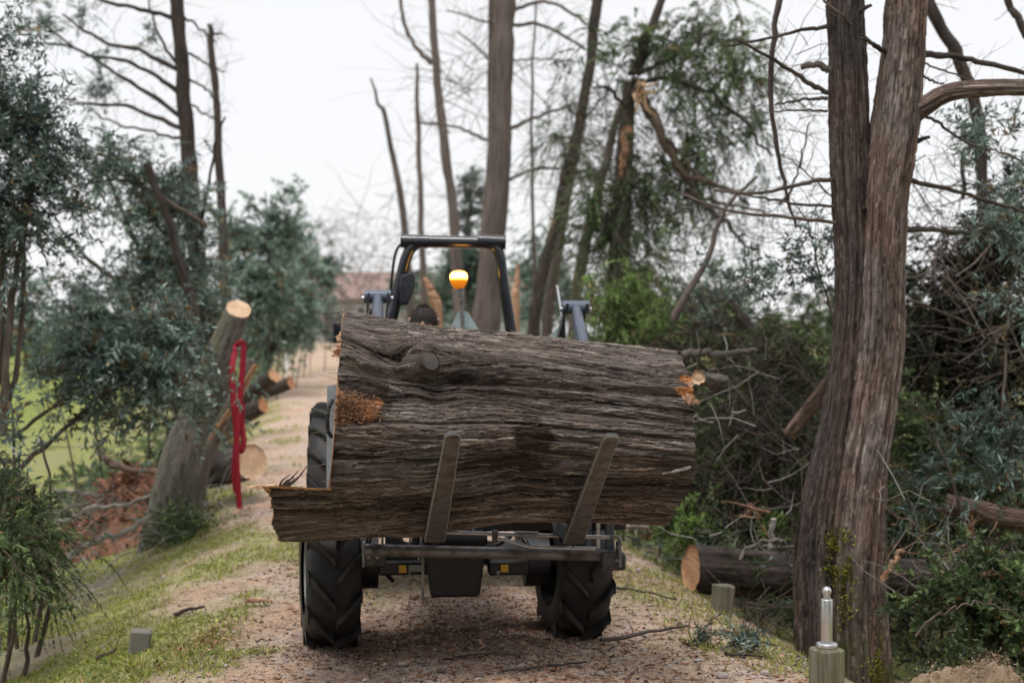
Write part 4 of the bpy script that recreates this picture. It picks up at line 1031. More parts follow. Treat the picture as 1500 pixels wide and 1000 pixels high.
def twin_tree():
    D = 8.3; k = D / FPX
    Lc = [(1236, -60, 26), (1238, 30, 26), (1241, 100, 27), (1243, 200, 28), (1246, 300, 27), (1250, 400, 26), (1245, 500, 25), (1233, 600, 27), (1217, 700, 33), (1207, 800, 41), (1210, 900, 44), (1212, 1000, 48), (1212, 1075, 62)]
    Rc = [(1332, -60, 29), (1327, 20, 29), (1321, 100, 31), (1311, 190, 34), (1298, 300, 30), (1294, 400, 32), (1290, 500, 34), (1278, 600, 34), (1262, 700, 37), (1254, 800, 41), (1251, 900, 41), (1254, 1000, 44), (1256, 1075, 60)]
    root = thing('tree', 'two-stemmed tree with stringy reddish bark rising behind the steel-topped post', 'tree', base_pt(P(1235, 1000, D)))
    paths = []
    for j, (cs, mt) in enumerate(((Lc, 'twin_left'), (Rc, 'twin_right'))):
        DD = D + (.06 if j == 0 else 0)
        def ex(S, Th, q): 
            z = q[:, 2][:, None]; return .05 * np.clip((.5 - z) / 1.2, 0, 1) * np.cos(Th * 3 + j) + .02 * np.clip((.9 - z), 0, 1) * np.cos(Th * 7 + j)
        mb, q, r = bark_trunk([P(a, b, DD) for a, b, _ in cs], np.array([c * k for _, _, c in cs]), 120, .011, j + 1, ex)
        mb.build('trunk', M[mt], root); paths.append(q)
    # limbs
    B = [([(1335, 172, D), (1352, 158, D - .05), (1385, 138, D - .1), (1430, 130, D - .2), (1520, 128, D - .3)], 14, 11, 'bark_trunk'),
         ([(1345, 80, D), (1390, 82, D + .2), (1440, 92, D + .3), (1520, 112, D + .3)], 5, 3.5, 'bark_dark'),
         ([(1213, 136, D), (1185, 122, D), (1140, 92, D - .1), (1078, 58, D - .2)], 4.5, 2, 'bark_dark'),
         ([(1212, 103, D), (1198, 95, D), (1180, 96, D), (1176, 99, D)], 6, 3.5, 'bark_grey'),
         ([(1212, 40, D), (1170, 45, D), (1120, 58, D + .2), (1060, 68, D + .3)], 3.2, 1.5, 'bark_dark'),
         ([(1212, 144, D), (1180, 146, D), (1135, 153, D)], 3, 1.5, 'twig'), ([(1212, 163, D), (1170, 162, D), (1120, 165, D)], 2, 1, 'twig'),
         ([(1218, 262, D), (1180, 268, D), (1110, 284, D + .2), (1050, 278, D + .5)], 3.5, 2, 'twig'),
         ([(1222, 325, D), (1150, 318, D), (1060, 306, D + .3), (1000, 285, D + .6)], 3, 1.6, 'twig'), ([(1222, 302, D), (1150, 296, D), (1090, 284, D + .2)], 2.6, 1.4, 'twig'),
         ([(1322, 335, D), (1370, 336, D + .2), (1420, 342, D + .4)], 5, 3, 'bark_dark'), ([(1325, 262, D), (1380, 275, D + .3), (1440, 292, D + .3), (1510, 312, D + .3)], 4, 2.5, 'twig'),
         ([(1295, 80, D), (1262, 48, D), (1230, 20, D - .1), (1195, -10, D - .1)], 2.6, 1.8, 'twig'), ([(1296, 75, D - .05), (1262, 55, D - .2)], 3.5, 2, 'bark_dark'),
         ([(1340, 165, D), (1372, 178, D + .1), (1410, 205, D + .2), (1450, 222, D + .3)], 2.6, 1.5, 'bark_dark'),
         ([(1330, 440, D), (1375, 455, D + .3), (1430, 480, D + .3), (1450, 495, D + .3)], 2.4, 1.4, 'twig'),
         ([(1340, 105, D), (1365, 118, D), (1382, 124, D)], 2.5, 1, 'twig'), ([(1345, 90, D), (1395, 108, D), (1425, 120, D)], 1.6, 1, 'twig')]
    tw = MB()
    for pts, r0, r1, mt in B:
        if r0 > 10: mb, q, _ = bark_trunk(PP(pts), np.linspace(r0, r1, len(pts)) * k, 56, .011, 6, None, .7); mb.build('branch', M['twin_right'], root)
        else: mb = MB(); q = limb(mb, PP(pts), r0 * k, r1 * k, 10, 24, .015); mb.build('branch', M[mt], root)
        rtwigs(tw, q, 5, .22, .0022, 0)
    for (px, py, ddx) in ((1262, 14, 10), (1345, 205, 12), (1268, 308, -8)):
        a = P(px - ddx, py + 8, D); mb = MB(); limb(mb, [a, a + np.array([ddx * k * 1.2, -.04, .03]), a + np.array([ddx * k * 2.0, -.07, .04])], .018, .009, 8); mb.build('branch_stub', M['bark_dark'], root)
    kind(tw.build('twigs', M['twig'], root), 'stuff')
    # mossy burl with a pale scar at the fork foot
    mv = []
    for o_ in [c_ for c_ in root.children if c_.name.startswith('trunk')]:
        co = np.zeros(len(o_.data.vertices) * 3, np.float32); o_.data.vertices.foreach_get('co', co); mv.append(co.reshape(-1, 3) + np.array(root.location))
    mv = np.vstack(mv); mv = mv[mv[:, 1] < D - .02]; px_ = 750 + mv[:, 0] / mv[:, 1] * FPX; py_ = 490 - (mv[:, 2] - CAMZ) / mv[:, 1] * FPX
    w_ = np.exp(-((px_ - 1226) / 17) ** 2 - ((py_ - 810) / 30) ** 2) + .6 * np.exp(-((px_ - 1240) / 12) ** 2 - ((py_ - 860) / 45) ** 2) + .5 * np.exp(-((px_ - 1285) / 15) ** 2 - ((py_ - 985) / 45) ** 2)
    w_ = w_ * (fbm(mv[:, 0] * 18, mv[:, 1] * 18, mv[:, 2] * 14, 6) > .46); pk = mv[RNG.choice(len(mv), 3200, p=w_ / w_.sum())]; n = len(pk)
    mb = MB(); leaves(mb, pk + RNG.normal(size=(n, 3)) * .006 + [0, -.006, 0], RNG.normal(size=(n, 3)) * .6 + [0, -.4, -.3], .018, .008, RNG.random(n)); kind(mb.build('moss', M['moss'], root), 'stuff')
twin_tree()

# ---------------------------------------------------- bare trunks and snags
def bare(name, label, pts, D, rpx, mat, limbs=(), tw=0, twl=.5, twr=.005, group=None, cat='tree', sides=14, tnear=None, dirb=None):
    k = D / FPX; q = trunk_down(PP(pts, D)); root = thing(name, label, cat, base_pt(q[-1]), group)
    n = 40; c = spline(q, n); r = np.interp(np.linspace(0, 1, n), np.linspace(0, 1, len(rpx)), rpx) * k
    c = c + (np.stack([fbm(np.arange(n) * .35, a * 7.7, D, 5) for a in range(3)], 1) - .5) * .05
    mb = MB(); tube(mb, c, r * (1 + .05 * RNG.normal(size=n)), sides); mb.build('trunk', M[mat], root)
    tm = MB(); any_ = False
    for lp, r0, r1 in limbs:
        lb = MB(); lq = limb(lb, PP(lp, D), r0 * k, r1 * k, 7, 20, .05); lb.build('branch', M[mat], root)
        rtwigs(tm, lq, 16, twl * .9, twr * .8, .0); any_ = True
    if tw: rtwigs(tm, c, tw, twl, twr, .05, dirb, t0=.0); any_ = True
    if any_: kind(tm.build('twigs', M[mat], root), 'stuff')
    return root, c

# left, tall pine with its swept branches
r1, c1 = bare('pine_tree', 'tall dark pine trunk with bare branches sweeping up and left', [(256, -60), (262, 30), (268, 120), (276, 230), (290, 380), (300, 520)], 18, [9, 10, 12, 14, 16], 'bark_dark',
     [([(257, 27), (210, 15), (150, 2), (110, -20)], 4, 1.5), ([(263, 105), (215, 78), (165, 66), (125, 45), (92, 22)], 4, 1.5), ([(264, 138), (225, 108), (180, 88), (120, 78), (60, 30)], 4, 1.3),
      ([(265, 170), (215, 135), (165, 105), (105, 70), (18, 62)], 4, 1.3), ([(266, 186), (225, 170), (180, 155), (130, 152), (90, 146)], 4, 1.5), ([(258, 92), (238, 62), (222, 20), (218, -20)], 2.5, 1),
      ([(268, 205), (230, 195), (170, 182), (130, 162)], 2.5, 1), ([(270, 25), (300, 48), (318, 62)], 2, 1), ([(275, 78), (300, 92), (330, 105)], 2, 1), ([(278, 115), (300, 130), (320, 150)], 2, 1), ([(282, 155), (305, 170), (318, 178)], 1.8, 1)], 10, .5, .004)
M1 = MB(); T1 = MB()
foliage(M1, T1, [bl(185, 72, 18, 45, 16), bl(130, 95, 18, 50, 18), bl(110, 30, 18, 40, 20), bl(220, 45, 18, 25, 25), bl(60, 40, 18, 40, 40), bl(240, 205, 18, 20, 12), bl(150, 130, 18, 60, 14)], 240, 22, .3, .075, .012, .2, .1, True, .47, 2.5, .002)
M1.build('crown', [M['cedar_cool'], M['dead_leaf']], r1)
bare('broken_tree', 'slim bare trunk with snapped top beside the tall pine', [(304, 36), (308, 48), (313, 110), (320, 220), (326, 330), (330, 480)], 20, [2, 5, 6, 7, 8], 'bark_dark', [([(308, 52), (318, 49), (328, 49)], 2, 1)], 10, .35, .004)
bare('sapling', 'thin crooked leafless sapling in front of the snapped trunk', [(331, 172), (320, 192), (313, 225), (302, 290), (292, 350), (288, 430)], 15, [1.5, 2, 2.5, 3], 'bark_dark', [([(312, 228), (305, 212), (300, 205)], 1.2, .8)], 8, .3, .003)
bare('leaning_pole', 'dark leaning bare stem with cut top among the olive leaves', [(215, 237), (226, 270), (246, 325), (268, 395), (282, 450), (290, 490), (293, 520)], 12.9, [5.5, 6, 7, 8, 9], 'bark_dark', cat='stem')
# centre
bare('snag', 'short curved dead trunk ending in a point above the roll bar corner', [(544, 115), (553, 150), (563, 165), (575, 225), (588, 300), (597, 380), (602, 470)], 30, [1.5, 3, 4.5, 5.5, 6], 'bark_far', (), 6, .5, .006)
bare('snag', 'thin straight dead trunk between the curved snag and the forked trunk', [(611, 93), (612, 150), (614, 250), (618, 340), (622, 470)], 28, [2, 3.5, 4, 5, 6], 'bark_far', [([(613, 180), (640, 182), (660, 195)], 2, 1)], 40, .35, .005)
bare('tree', 'forked slender bare trunk rising behind the beacon', [(628, -60), (633, 20), (640, 120), (653, 230), (664, 320), (672, 440)], 26, [5, 5.5, 7, 8, 10], 'bark_far', [([(632, 94), (612, 72), (596, 45), (588, 10), (584, -30)], 3.5, 2.5)], 14, .5, .005)
bare('tree', 'thick pale bare trunk standing behind the right end of the roll bar', [(741, -60), (739, 20), (735, 130), (730, 240), (722, 360), (712, 480)], 22, [15, 16, 18, 19, 22], 'bark_far',
     [([(750, 17), (775, 6), (800, 4), (830, 14), (858, 36)], 3, 2), ([(750, 38), (785, 36), (815, 46), (858, 74)], 3, 2), ([(722, 208), (690, 194), (660, 184), (618, 180)], 2.6, 1.5), ([(742, 193), (770, 176), (800, 166), (842, 150)], 3.4, 2),
      ([(742, 265), (770, 252), (800, 246), (868, 254)], 3, 1.8), ([(722, 95), (700, 70), (670, 45)], 2, 1), ([(722, 35), (690, 25), (655, 15)], 1.8, 1), ([(745, 88), (790, 87), (850, 90)], 1.5, 1)], 34, .7, .006)
bare('tree', 'thin second stem pressed against the left of the thick pale trunk', [(719, -60), (719, 60), (719, 180), (720, 300), (718, 470)], 22.6, [4, 4.5, 5, 6], 'bark_far', (), 26, .5, .005)
bare('sapling', 'very thin upright pole right of the thick pale trunk', [(786, 0), (781, 80), (779, 200), (781, 320), (782, 470)], 24, [1.2, 2, 2.6, 3], 'bark_far', (), 60, .3, .004)
bare('leaning_tree', 'leaning dark trunk reaching up into the broken cedar', [(885, -60), (872, 30), (864, 100), (846, 190), (826, 270), (803, 370), (783, 480)], 21, [9, 8, 7, 8, 10], 'bark_dark', [([(848, 180), (868, 160), (885, 140)], 2, 1)], 16, .6, .006)
bare('leaning_tree', 'second leaning trunk parallel to the dark one and slightly lower', [(866, 90), (858, 140), (846, 210), (830, 290), (814, 390), (802, 480)], 21.6, [5, 6, 7, 8, 10], 'bark_trunk', (), 16, .5, .005)
bare('leaning_tree', 'grey leaning trunk just left of the torn cedar stem', [(912, 148), (900, 190), (884, 250), (866, 320), (850, 400), (840, 490)], 18, [4, 6, 8, 9, 11], 'bark_mossy', [([(868, 255), (890, 270), (905, 285)], 2.2, 1.2)], 26, .5, .005)
bare('split_stump', 'snapped stump with torn orange wood right of the beacon', [(757, 385), (756, 420), (755, 470)], 19, [2, 6, 8], 'torn_wood', cat='stump')
bare('split_stump', 'torn orange stump standing between roll bar post and beacon', [(622, 408), (632, 430), (640, 470)], 17, [3, 8, 10], 'torn_wood', cat='stump')
# right background
bare('leaning_tree', 'bowed dark trunk behind the two-stemmed tree on the right', [(1345, -60), (1366, 15), (1395, 70), (1420, 120), (1434, 200), (1440, 290), (1440, 380)], 12, [8, 9, 9, 8, 8], 'bark_dark', [([(1432, 195), (1420, 215), (1412, 240), (1410, 290)], 4, 3)], 18, .4, .004)
bare('leaning_tree', 'dark bare limb cutting across the upper right corner', [(1470, -20), (1483, 15), (1500, 45), (1530, 90), (1545, 200)], 11, [5, 6, 7, 8], 'bark_dark', (), 8, .3, .004)
def hanging(name, label, pts, D, r0, r1, mat, tw=10, twl=.3):
    k = D / FPX; q0 = PP(pts, D); o = thing(name, label, 'branch', q0[-1]); mb = MB(); q = limb(mb, q0, r0 * k, r1 * k, 8, 34, .02); mb.build('stem', M[mat], o)
    tm = MB(); rtwigs(tm, q, tw, twl, .0025, 0); kind(tm.build('twigs', M['twig'], o), 'stuff'); return q
hanging('hanging_branch', 'long dark hanging branch dangling left of the two-stemmed tree', [(1150, -30), (1136, 30), (1130, 120), (1134, 190), (1146, 255), (1156, 300), (1166, 335)], 9.2, 5, 2, 'bark_dark', 14, .25)
hanging('bent_branch', 'bare brown branch arching up towards the torn cedar limb', [(985, 470), (1005, 430), (1035, 385), (1050, 335), (1070, 295), (1110, 258)], 12, 6, 2, 'bark_trunk', 12, .5)
hanging('bare_branch', 'thin straight dead branch slanting upward right of the arching one', [(1140, 300), (1160, 275), (1175, 225), (1186, 178)], 9.5, 2.2, 1, 'twig', 8, .2)

# ---------------------------------------------------- torn cedar in the middle right
def cedar():
    D = 17; k = D / FPX
    root = thing('cedar_tree', 'storm-torn cedar with splintered orange wood and drooping green sprays', 'tree', base_pt(P(905, 560, D)))
    mb = MB(); q = trunk_down(PP([(922, 120), (918, 180), (913, 260), (908, 360), (903, 470)], D)); tube(mb, spline(q, 40), np.linspace(9, 20, 40) * k, 16); mb.build('trunk', M['bark_trunk'], root)
    mb = MB(); limb(mb, PP([(985, -60), (965, 10), (948, 55), (930, 110)], D), 5 * k, 9 * k, 10, 20, .05); mb.build('upper_trunk', M['bark_dark'], root)
    tm = MB()
    for pts, r0, r1, mt in (([(934, 135), (955, 170), (972, 205), (995, 245), (1015, 262), (1050, 272), (1085, 282)], 8, 3, 'bark_red'), ([(935, 140), (960, 185), (990, 220), (1030, 255), (1070, 280), (1095, 300)], 4, 2, 'bark_grey'),
                            ([(918, 190), (914, 225), (911, 262)], 9, 3, 'torn_wood'), ([(1010, 262), (1020, 290), (1048, 315), (1075, 340), (1108, 367)], 5, 2, 'bark_trunk'), ([(925, 110), (960, 95), (1000, 75), (1045, 40)], 4, 2, 'bark_dark'),
                            ([(928, 120), (975, 115), (1030, 130), (1080, 170), (1130, 230)], 4, 2, 'bark_dark'), ([(915, 250), (950, 300), (990, 330)], 4, 2, 'bark_grey'), ([(912, 300), (880, 320), (850, 360)], 3, 1.5, 'bark_grey'),
                            ([(1000, 240), (1050, 215), (1062, 205)], 2.4, 1.5, 'dead_wood'), ([(1000, 285), (1070, 300), (1160, 320)], 3, 1.5, 'bark_trunk'), ([(918, 160), (890, 130), (870, 128)], 3, 1.5, 'bark_dark')):
        mb = MB(); lq = limb(mb, PP(pts, D - .2), r0 * k, r1 * k, 8, 26, .08); mb.build('branch' if mt != 'torn_wood' else 'torn_branch', M[mt], root); rtwigs(tm, lq, 26, .8, .005, -.05)
    rtwigs(tm, spline(q, 30), 170, 1.1, .006, .0, t0=.1); kind(tm.build('twigs', M['twig'], root), 'stuff')
    mb = MB(); c = P(936, 135, D - .3)      # spray of splinters at the break
    for i in range(16):
        d = nrm(np.array([rnd(-.5, .8), rnd(-.8, .1), rnd(-1.3, .9)])); L = rnd(.12, .42); tube(mb, [c + RNG.normal(size=3) * .05, c + d * L * .6 + RNG.normal(size=3) * .02, c + d * L], [.02, .015, .004], 4, False)
    kind(mb.build('splinters', M['cut_pale'], root), 'stuff')
    a = MB(); 
    foliage(a, None, [bl(880, 60, D, 45, 55), bl(930, 60, D, 40, 50), bl(1000, 110, D, 45, 70), bl(1060, 40, D, 70, 55), bl(1090, 100, D, 50, 50), bl(1020, 190, D, 60, 60), bl(990, 60, D, 40, 30), bl(960, 130, D, 45, 40)], 560, 64, .6, .09, .012, .75, -.1, True, .42, 1.5, .003)
    foliage(a, None, [bl(1090, 190, D, 30, 45), bl(1115, 230, D, 22, 40), bl(1010, 230, D, 55, 50), bl(825, 200, D + 4, 26, 50), bl(840, 160, D + 4, 30, 16), bl(940, 250, D, 40, 60)], 380, 64, .6, .09, .012, .9, -.25, True, .40, 1.5, .003)
    foliage(a, None, [bl(900, 330, D, 55, 80), bl(960, 330, D, 50, 70), bl(930, 420, D, 70, 50), bl(1010, 320, D, 25, 60), bl(870, 250, D, 30, 40)], 440, 64, .6, .09, .012, .75, -.15, True, .42, 1.5, .003)
    a.build('crown', [M['cedar'], M['dead_leaf']], root)
cedar()

# ---------------------------------------------------- leafy things
def shrub(name, label, blobs, mat, n, lpt, tl_, L, W, cat='shrub', stems=(), smat='twig', group=None, **kw):
    c0 = np.mean([b[0] for b in blobs], 0)
    root = thing(name, label, cat, (c0[0], c0[1], gz(c0[0], c0[1])), group)
    lm, tm = MB(), MB(); foliage(lm, tm, blobs, n, lpt, tl_, L, W, **kw)
    lm.build('crown', [M[mat], M['dead_leaf']], root)
    for s in stems:
        pts, r0, r1 = s; mb = MB(); q = limb(mb, PP(pts), r0, r1, 7, 22, .03); mb.build('stem', M[smat], root); rtwigs(tm, q, 14, .35, .003)
    if not stems:                                   # a few stems from the ground into each lobe
        for b in blobs[:5]:
            g = np.array([b[0][0] * .6 + c0[0] * .4, b[0][1], gz(b[0][0], b[0][1]) - .05]); mb = MB(); limb(mb, [g, (g + b[0]) / 2 + RNG.normal(size=3) * .08, b[0]], .016, .007, 6, 10, .04); mb.build('stem', M[smat], root)
    kind(tm.build('twigs', M['twig'], root), 'stuff')
    return root

# left side
shrub('olive_tree', 'grey-green olive tree filling the left edge above the meadow', [bl(10, 180, 10, 60, 90), bl(62, 190, 10, 50, 75), bl(30, 290, 10, 62, 80), bl(80, 250, 10, 36, 55), bl(0, 380, 10, 40, 60), bl(-20, 60, 10, 40, 50), bl(-30, 260, 10, 50, 120)], 'olive_dark', 700, 28, .36, .05, .015,
      'tree', [([(2, 640, 10), (8, 520, 10), (22, 400, 10), (40, 300, 10), (55, 220, 10)], .035, .012), ([(5, 630, 10.1), (30, 500, 10.1), (35, 380, 10.1), (20, 280, 10)], .025, .01), ([(-10, 640, 10), (2, 420, 10), (-5, 250, 10)], .03, .01)], gap=.43)
shrub('olive_shrub', 'loose blue-green olive growth around the foot of the tall pine', [bl(230, 300, 15, 60, 70), bl(250, 400, 15, 90, 75), bl(160, 400, 15, 80, 60), bl(300, 340, 15, 45, 70), bl(100, 420, 15, 60, 50), bl(190, 250, 15, 50, 22)], 'olive', 620, 24, .45, .07, .02, stems=[([(262, 560, 15), (235, 420, 15), (190, 340, 15), (150, 240, 15)], .05, .015), ([(250, 560, 15), (200, 440, 15), (130, 380, 15), (85, 330, 15)], .04, .012)], gap=.49)
shrub('cedar_shrub', 'low cedar branch with flat sprays crossing in front of the sky', [bl(150, 232, 14.2, 38, 14), bl(120, 275, 14.2, 50, 12), bl(200, 268, 14.2, 60, 14), bl(165, 210, 14.2, 22, 10)], 'cedar_cool', 130, 40, .4, .07, .014, stems=[([(300, 330, 14.2), (230, 285, 14.2), (170, 262, 14.2), (70, 283, 14.2)], .03, .008), ([(225, 285, 14.2), (180, 248, 14.2), (150, 228, 14.2), (110, 235, 14.2)], .02, .007)], flat=True, droop=.4, gap=.3)
shrub('olive_branch', 'fallen olive branch with silvery leaves spread in front of the strapped stump', [bl(268, 538, 10.9, 26, 12), bl(235, 550, 10.6, 44, 32), bl(190, 520, 10.8, 65, 40), bl(130, 530, 10.8, 60, 40), bl(210, 590, 10.6, 50, 24), bl(248, 570, 10.7, 26, 20), bl(100, 570, 10.6, 34, 22), bl(215, 470, 10.9, 60, 30)], 'olive', 560, 24, .36, .06, .018,
      'branch', [([(10, 700, 10.5), (80, 640, 10.5), (150, 580, 10.6), (220, 545, 10.6), (280, 535, 10.9)], .022, .006), ([(0, 650, 10.5), (90, 590, 10.6), (180, 540, 10.8), (260, 480, 10.8)], .018, .005)], droop=.45, gap=.37)
shrub('olive_shrub', 'dense olive thicket behind the fallen branch and leaning stem', [bl(130, 460, 16, 110, 55), bl(230, 470, 16, 90, 60), bl(300, 450, 16, 60, 65), bl(40, 440, 17, 60, 28), bl(250, 560, 16, 80, 55), bl(310, 610, 15, 40, 60)], 'olive_dark', 760, 22, .45, .075, .024, gap=.36)
shrub('evergreen_bush', 'dark drooping evergreen bush in the lower left corner', [bl(0, 790, 7.8, 45, 75), bl(40, 740, 8.4, 32, 40), bl(38, 875, 7.9, 38, 45), bl(-25, 700, 8.2, 30, 40), bl(0, 925, 7.4, 40, 36)], 'evergreen', 520, 46, .32, .055, .009, flat=True, droop=.7, up=-.1, gap=.36)
shrub('olive_shoots', 'young olive shoots hanging over the meadow at the left edge', [bl(20, 600, 9, 40, 50), bl(60, 640, 9, 40, 40), bl(10, 700, 8.8, 30, 45)], 'olive_dark', 28, 20, .3, .055, .016, gap=.42)
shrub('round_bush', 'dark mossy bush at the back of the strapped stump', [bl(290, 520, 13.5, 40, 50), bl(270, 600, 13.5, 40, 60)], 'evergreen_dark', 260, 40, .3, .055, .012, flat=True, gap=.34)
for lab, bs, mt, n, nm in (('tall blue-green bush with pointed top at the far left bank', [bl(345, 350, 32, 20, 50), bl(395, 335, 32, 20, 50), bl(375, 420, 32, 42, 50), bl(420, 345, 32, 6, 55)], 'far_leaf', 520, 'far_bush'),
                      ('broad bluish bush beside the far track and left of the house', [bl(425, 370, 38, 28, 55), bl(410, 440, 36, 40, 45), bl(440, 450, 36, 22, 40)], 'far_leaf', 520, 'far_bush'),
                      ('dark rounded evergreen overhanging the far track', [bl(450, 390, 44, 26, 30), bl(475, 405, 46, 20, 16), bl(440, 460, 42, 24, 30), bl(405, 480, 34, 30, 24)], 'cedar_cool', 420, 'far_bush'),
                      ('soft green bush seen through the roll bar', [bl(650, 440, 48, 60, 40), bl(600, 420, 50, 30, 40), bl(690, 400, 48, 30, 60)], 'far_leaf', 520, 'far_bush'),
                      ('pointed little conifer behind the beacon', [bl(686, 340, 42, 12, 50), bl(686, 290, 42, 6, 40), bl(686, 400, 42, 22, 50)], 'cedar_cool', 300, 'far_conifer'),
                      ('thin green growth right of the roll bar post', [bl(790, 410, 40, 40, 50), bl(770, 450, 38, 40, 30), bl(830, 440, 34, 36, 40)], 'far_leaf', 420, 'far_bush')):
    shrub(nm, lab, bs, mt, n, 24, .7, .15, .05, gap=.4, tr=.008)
# row of low cover along the meadow edge and distance
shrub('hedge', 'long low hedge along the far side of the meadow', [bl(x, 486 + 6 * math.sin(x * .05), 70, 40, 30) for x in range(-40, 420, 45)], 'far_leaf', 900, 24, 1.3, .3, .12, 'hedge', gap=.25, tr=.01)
# right side
shrub('fern_cedar', 'bright green feathery cedar bough heaped behind the log', [bl(900, 440, 13.5, 40, 45), bl(940, 470, 13.5, 55, 50), bl(985, 490, 13.2, 40, 40), bl(890, 490, 13.5, 40, 35), bl(930, 420, 13.8, 40, 30)], 'fern', 640, 50, .5, .07, .011, flat=True, droop=.9, up=-.2, gap=.36)
shrub('olive_bush', 'pale blue-green bush on the skyline behind the brush pile', [bl(1050, 440, 19, 50, 40), bl(1020, 470, 19, 40, 40), bl(1080, 468, 19, 30, 22)], 'far_leaf', 220, 26, .5, .09, .03, gap=.36)
shrub('olive_sprig', 'sparse olive sprigs hanging left of the two-stemmed tree', [bl(1150, 240, 9.4, 25, 30), bl(1185, 235, 9.4, 22, 40), bl(1200, 290, 9.4, 22, 45), bl(1150, 390, 9.6, 30, 40), bl(1190, 400, 9.6, 30, 45), bl(1120, 290, 9.5, 14, 16), bl(1195, 350, 9.5, 22, 30), bl(1090, 405, 9.8, 16, 28)], 'olive_dark', 84, 18, .26, .042, .016, 'shrub',
      [([(1230, 300, 9.4), (1195, 265, 9.4), (1160, 235, 9.4), (1145, 225, 9.4)], .007, .003), ([(1225, 480, 9.6), (1200, 400, 9.6), (1185, 330, 9.5), (1160, 290, 9.5)], .009, .003), ([(1240, 440, 9.6), (1180, 400, 9.6), (1090, 405, 9.8)], .007, .003)], gap=.5)
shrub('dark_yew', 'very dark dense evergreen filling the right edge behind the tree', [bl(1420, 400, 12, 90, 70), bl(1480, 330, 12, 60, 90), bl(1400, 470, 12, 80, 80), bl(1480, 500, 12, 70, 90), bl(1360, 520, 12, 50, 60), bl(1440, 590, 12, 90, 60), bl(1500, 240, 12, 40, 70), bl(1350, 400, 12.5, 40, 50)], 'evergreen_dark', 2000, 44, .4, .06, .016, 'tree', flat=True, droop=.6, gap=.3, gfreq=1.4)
shrub('olive_tree', 'light olive foliage in front of the dark evergreen at the right edge', [bl(1450, 330, 9, 45, 30), bl(1490, 360, 9, 40, 40), bl(1470, 300, 9, 40, 20), bl(1500, 430, 8.8, 30, 40), bl(1480, 230, 9.4, 40, 40), bl(1430, 205, 9.4, 30, 16)], 'olive', 130, 20, .3, .06, .015, 'tree', [([(1540, 470, 9), (1500, 400, 9), (1460, 340, 9), (1420, 325, 9)], .014, .004), ([(1545, 300, 9.2), (1500, 240, 9.2), (1430, 210, 9.2)], .012, .004)], gap=.42)
shrub('olive_shrub', 'tangled olive shrub with pale leaf tips below the dark evergreen', [bl(1380, 640, 8.6, 60, 45), bl(1440, 640, 8.4, 60, 55), bl(1360, 700, 8.4, 40, 40), bl(1470, 700, 8.3, 50, 50), bl(1345, 740, 8.2, 18, 40), bl(1420, 590, 8.7, 60, 30), bl(1480, 560, 8.6, 40, 60)], 'olive_dark', 130, 20, .3, .055, .014, 'shrub', [([(1420, 830, 8.4), (1400, 720, 8.4), (1370, 640, 8.5), (1340, 590, 8.6)], .012, .004), ([(1490, 700, 8.4), (1470, 600, 8.4), (1475, 500, 8.5), (1478, 430, 8.5)], .012, .005)], gap=.42)
shrub('evergreen_bush', 'green juniper-like bush heaped behind the two-stemmed tree', [bl(1340, 640, 10.5, 60, 60), bl(1400, 720, 10.5, 80, 60), bl(1330, 740, 10.3, 50, 70), bl(1470, 720, 10.5, 60, 60), bl(1300, 600, 10.8, 40, 60)], 'evergreen', 620, 46, .34, .06, .011, flat=True, droop=.6, gap=.34)
shrub('leafy_bush', 'fresh green broadleaf bush at the lower right corner', [bl(1425, 880, 7.2, 60, 40), bl(1480, 870, 7.2, 55, 50), bl(1372, 905, 7.3, 28, 30), bl(1465, 930, 7.0, 50, 25)], 'evergreen', 420, 26, .26, .04, .02, gap=.33)
# ------------------------------------------------------------------ felled logs, stump with strap, post, sticks
def cut_log(name, label, p0, p1, r0, r1, bark, cut, cat='log', n=None, nth=64, group=None, amp=1.1):
    p0, p1 = np.asarray(p0), np.asarray(p1); L = np.linalg.norm(p1 - p0); n = n or max(10, int(L / .014))
    root = thing(name, label, cat, ((p0 + p1) / 2 - [0, 0, max(r0, r1)]), group)
    mb, q, r = bark_trunk([p0, (p0 + p1) / 2 + RNG.normal(size=3) * .01 * L, p1], np.array([r0, (r0 + r1) / 2, r1]), nth, L / n, float(RNG.random() * 9), None, amp)
    mb.build('bark', M[bark], root)
    V = mb.V[0].reshape(-1, nth, 3)
    for idx, s in ((0, 1), (len(V) - 1, -1)):
        ring = V[idx]; c = ring.mean(0); ax = nrm(q[1] - q[0]) * s; rings = [c + (ring - c) * f + ax * (.004 + .004 * (f < 1)) * (1 if f < 1 else 0) for f in (1, .96, .6, .25)]
        VV = np.vstack(rings + [c[None]]); j = np.arange(nth); k = (j + 1) % nth
        q4 = np.vstack([np.stack([a * nth + j, a * nth + k, (a + 1) * nth + k, (a + 1) * nth + j], 1) for a in range(3)]); t3 = np.stack([3 * nth + j, 3 * nth + k, np.full(nth, 4 * nth)], 1)
        if s > 0: q4, t3 = q4[:, ::-1], t3[:, ::-1]
        MB().add(VV, q4, t3, bk=np.hstack([np.linalg.norm(VV - c, axis=1)[:, None] * np.stack([np.cos(np.tile(j, 5)[:len(VV)] * 2 * np.pi / nth), np.sin(np.tile(j, 5)[:len(VV)] * 2 * np.pi / nth)], 1), np.zeros((len(VV), 1))]) if False else (VV - c)).build('cut_face', M[cut], root)
    return root

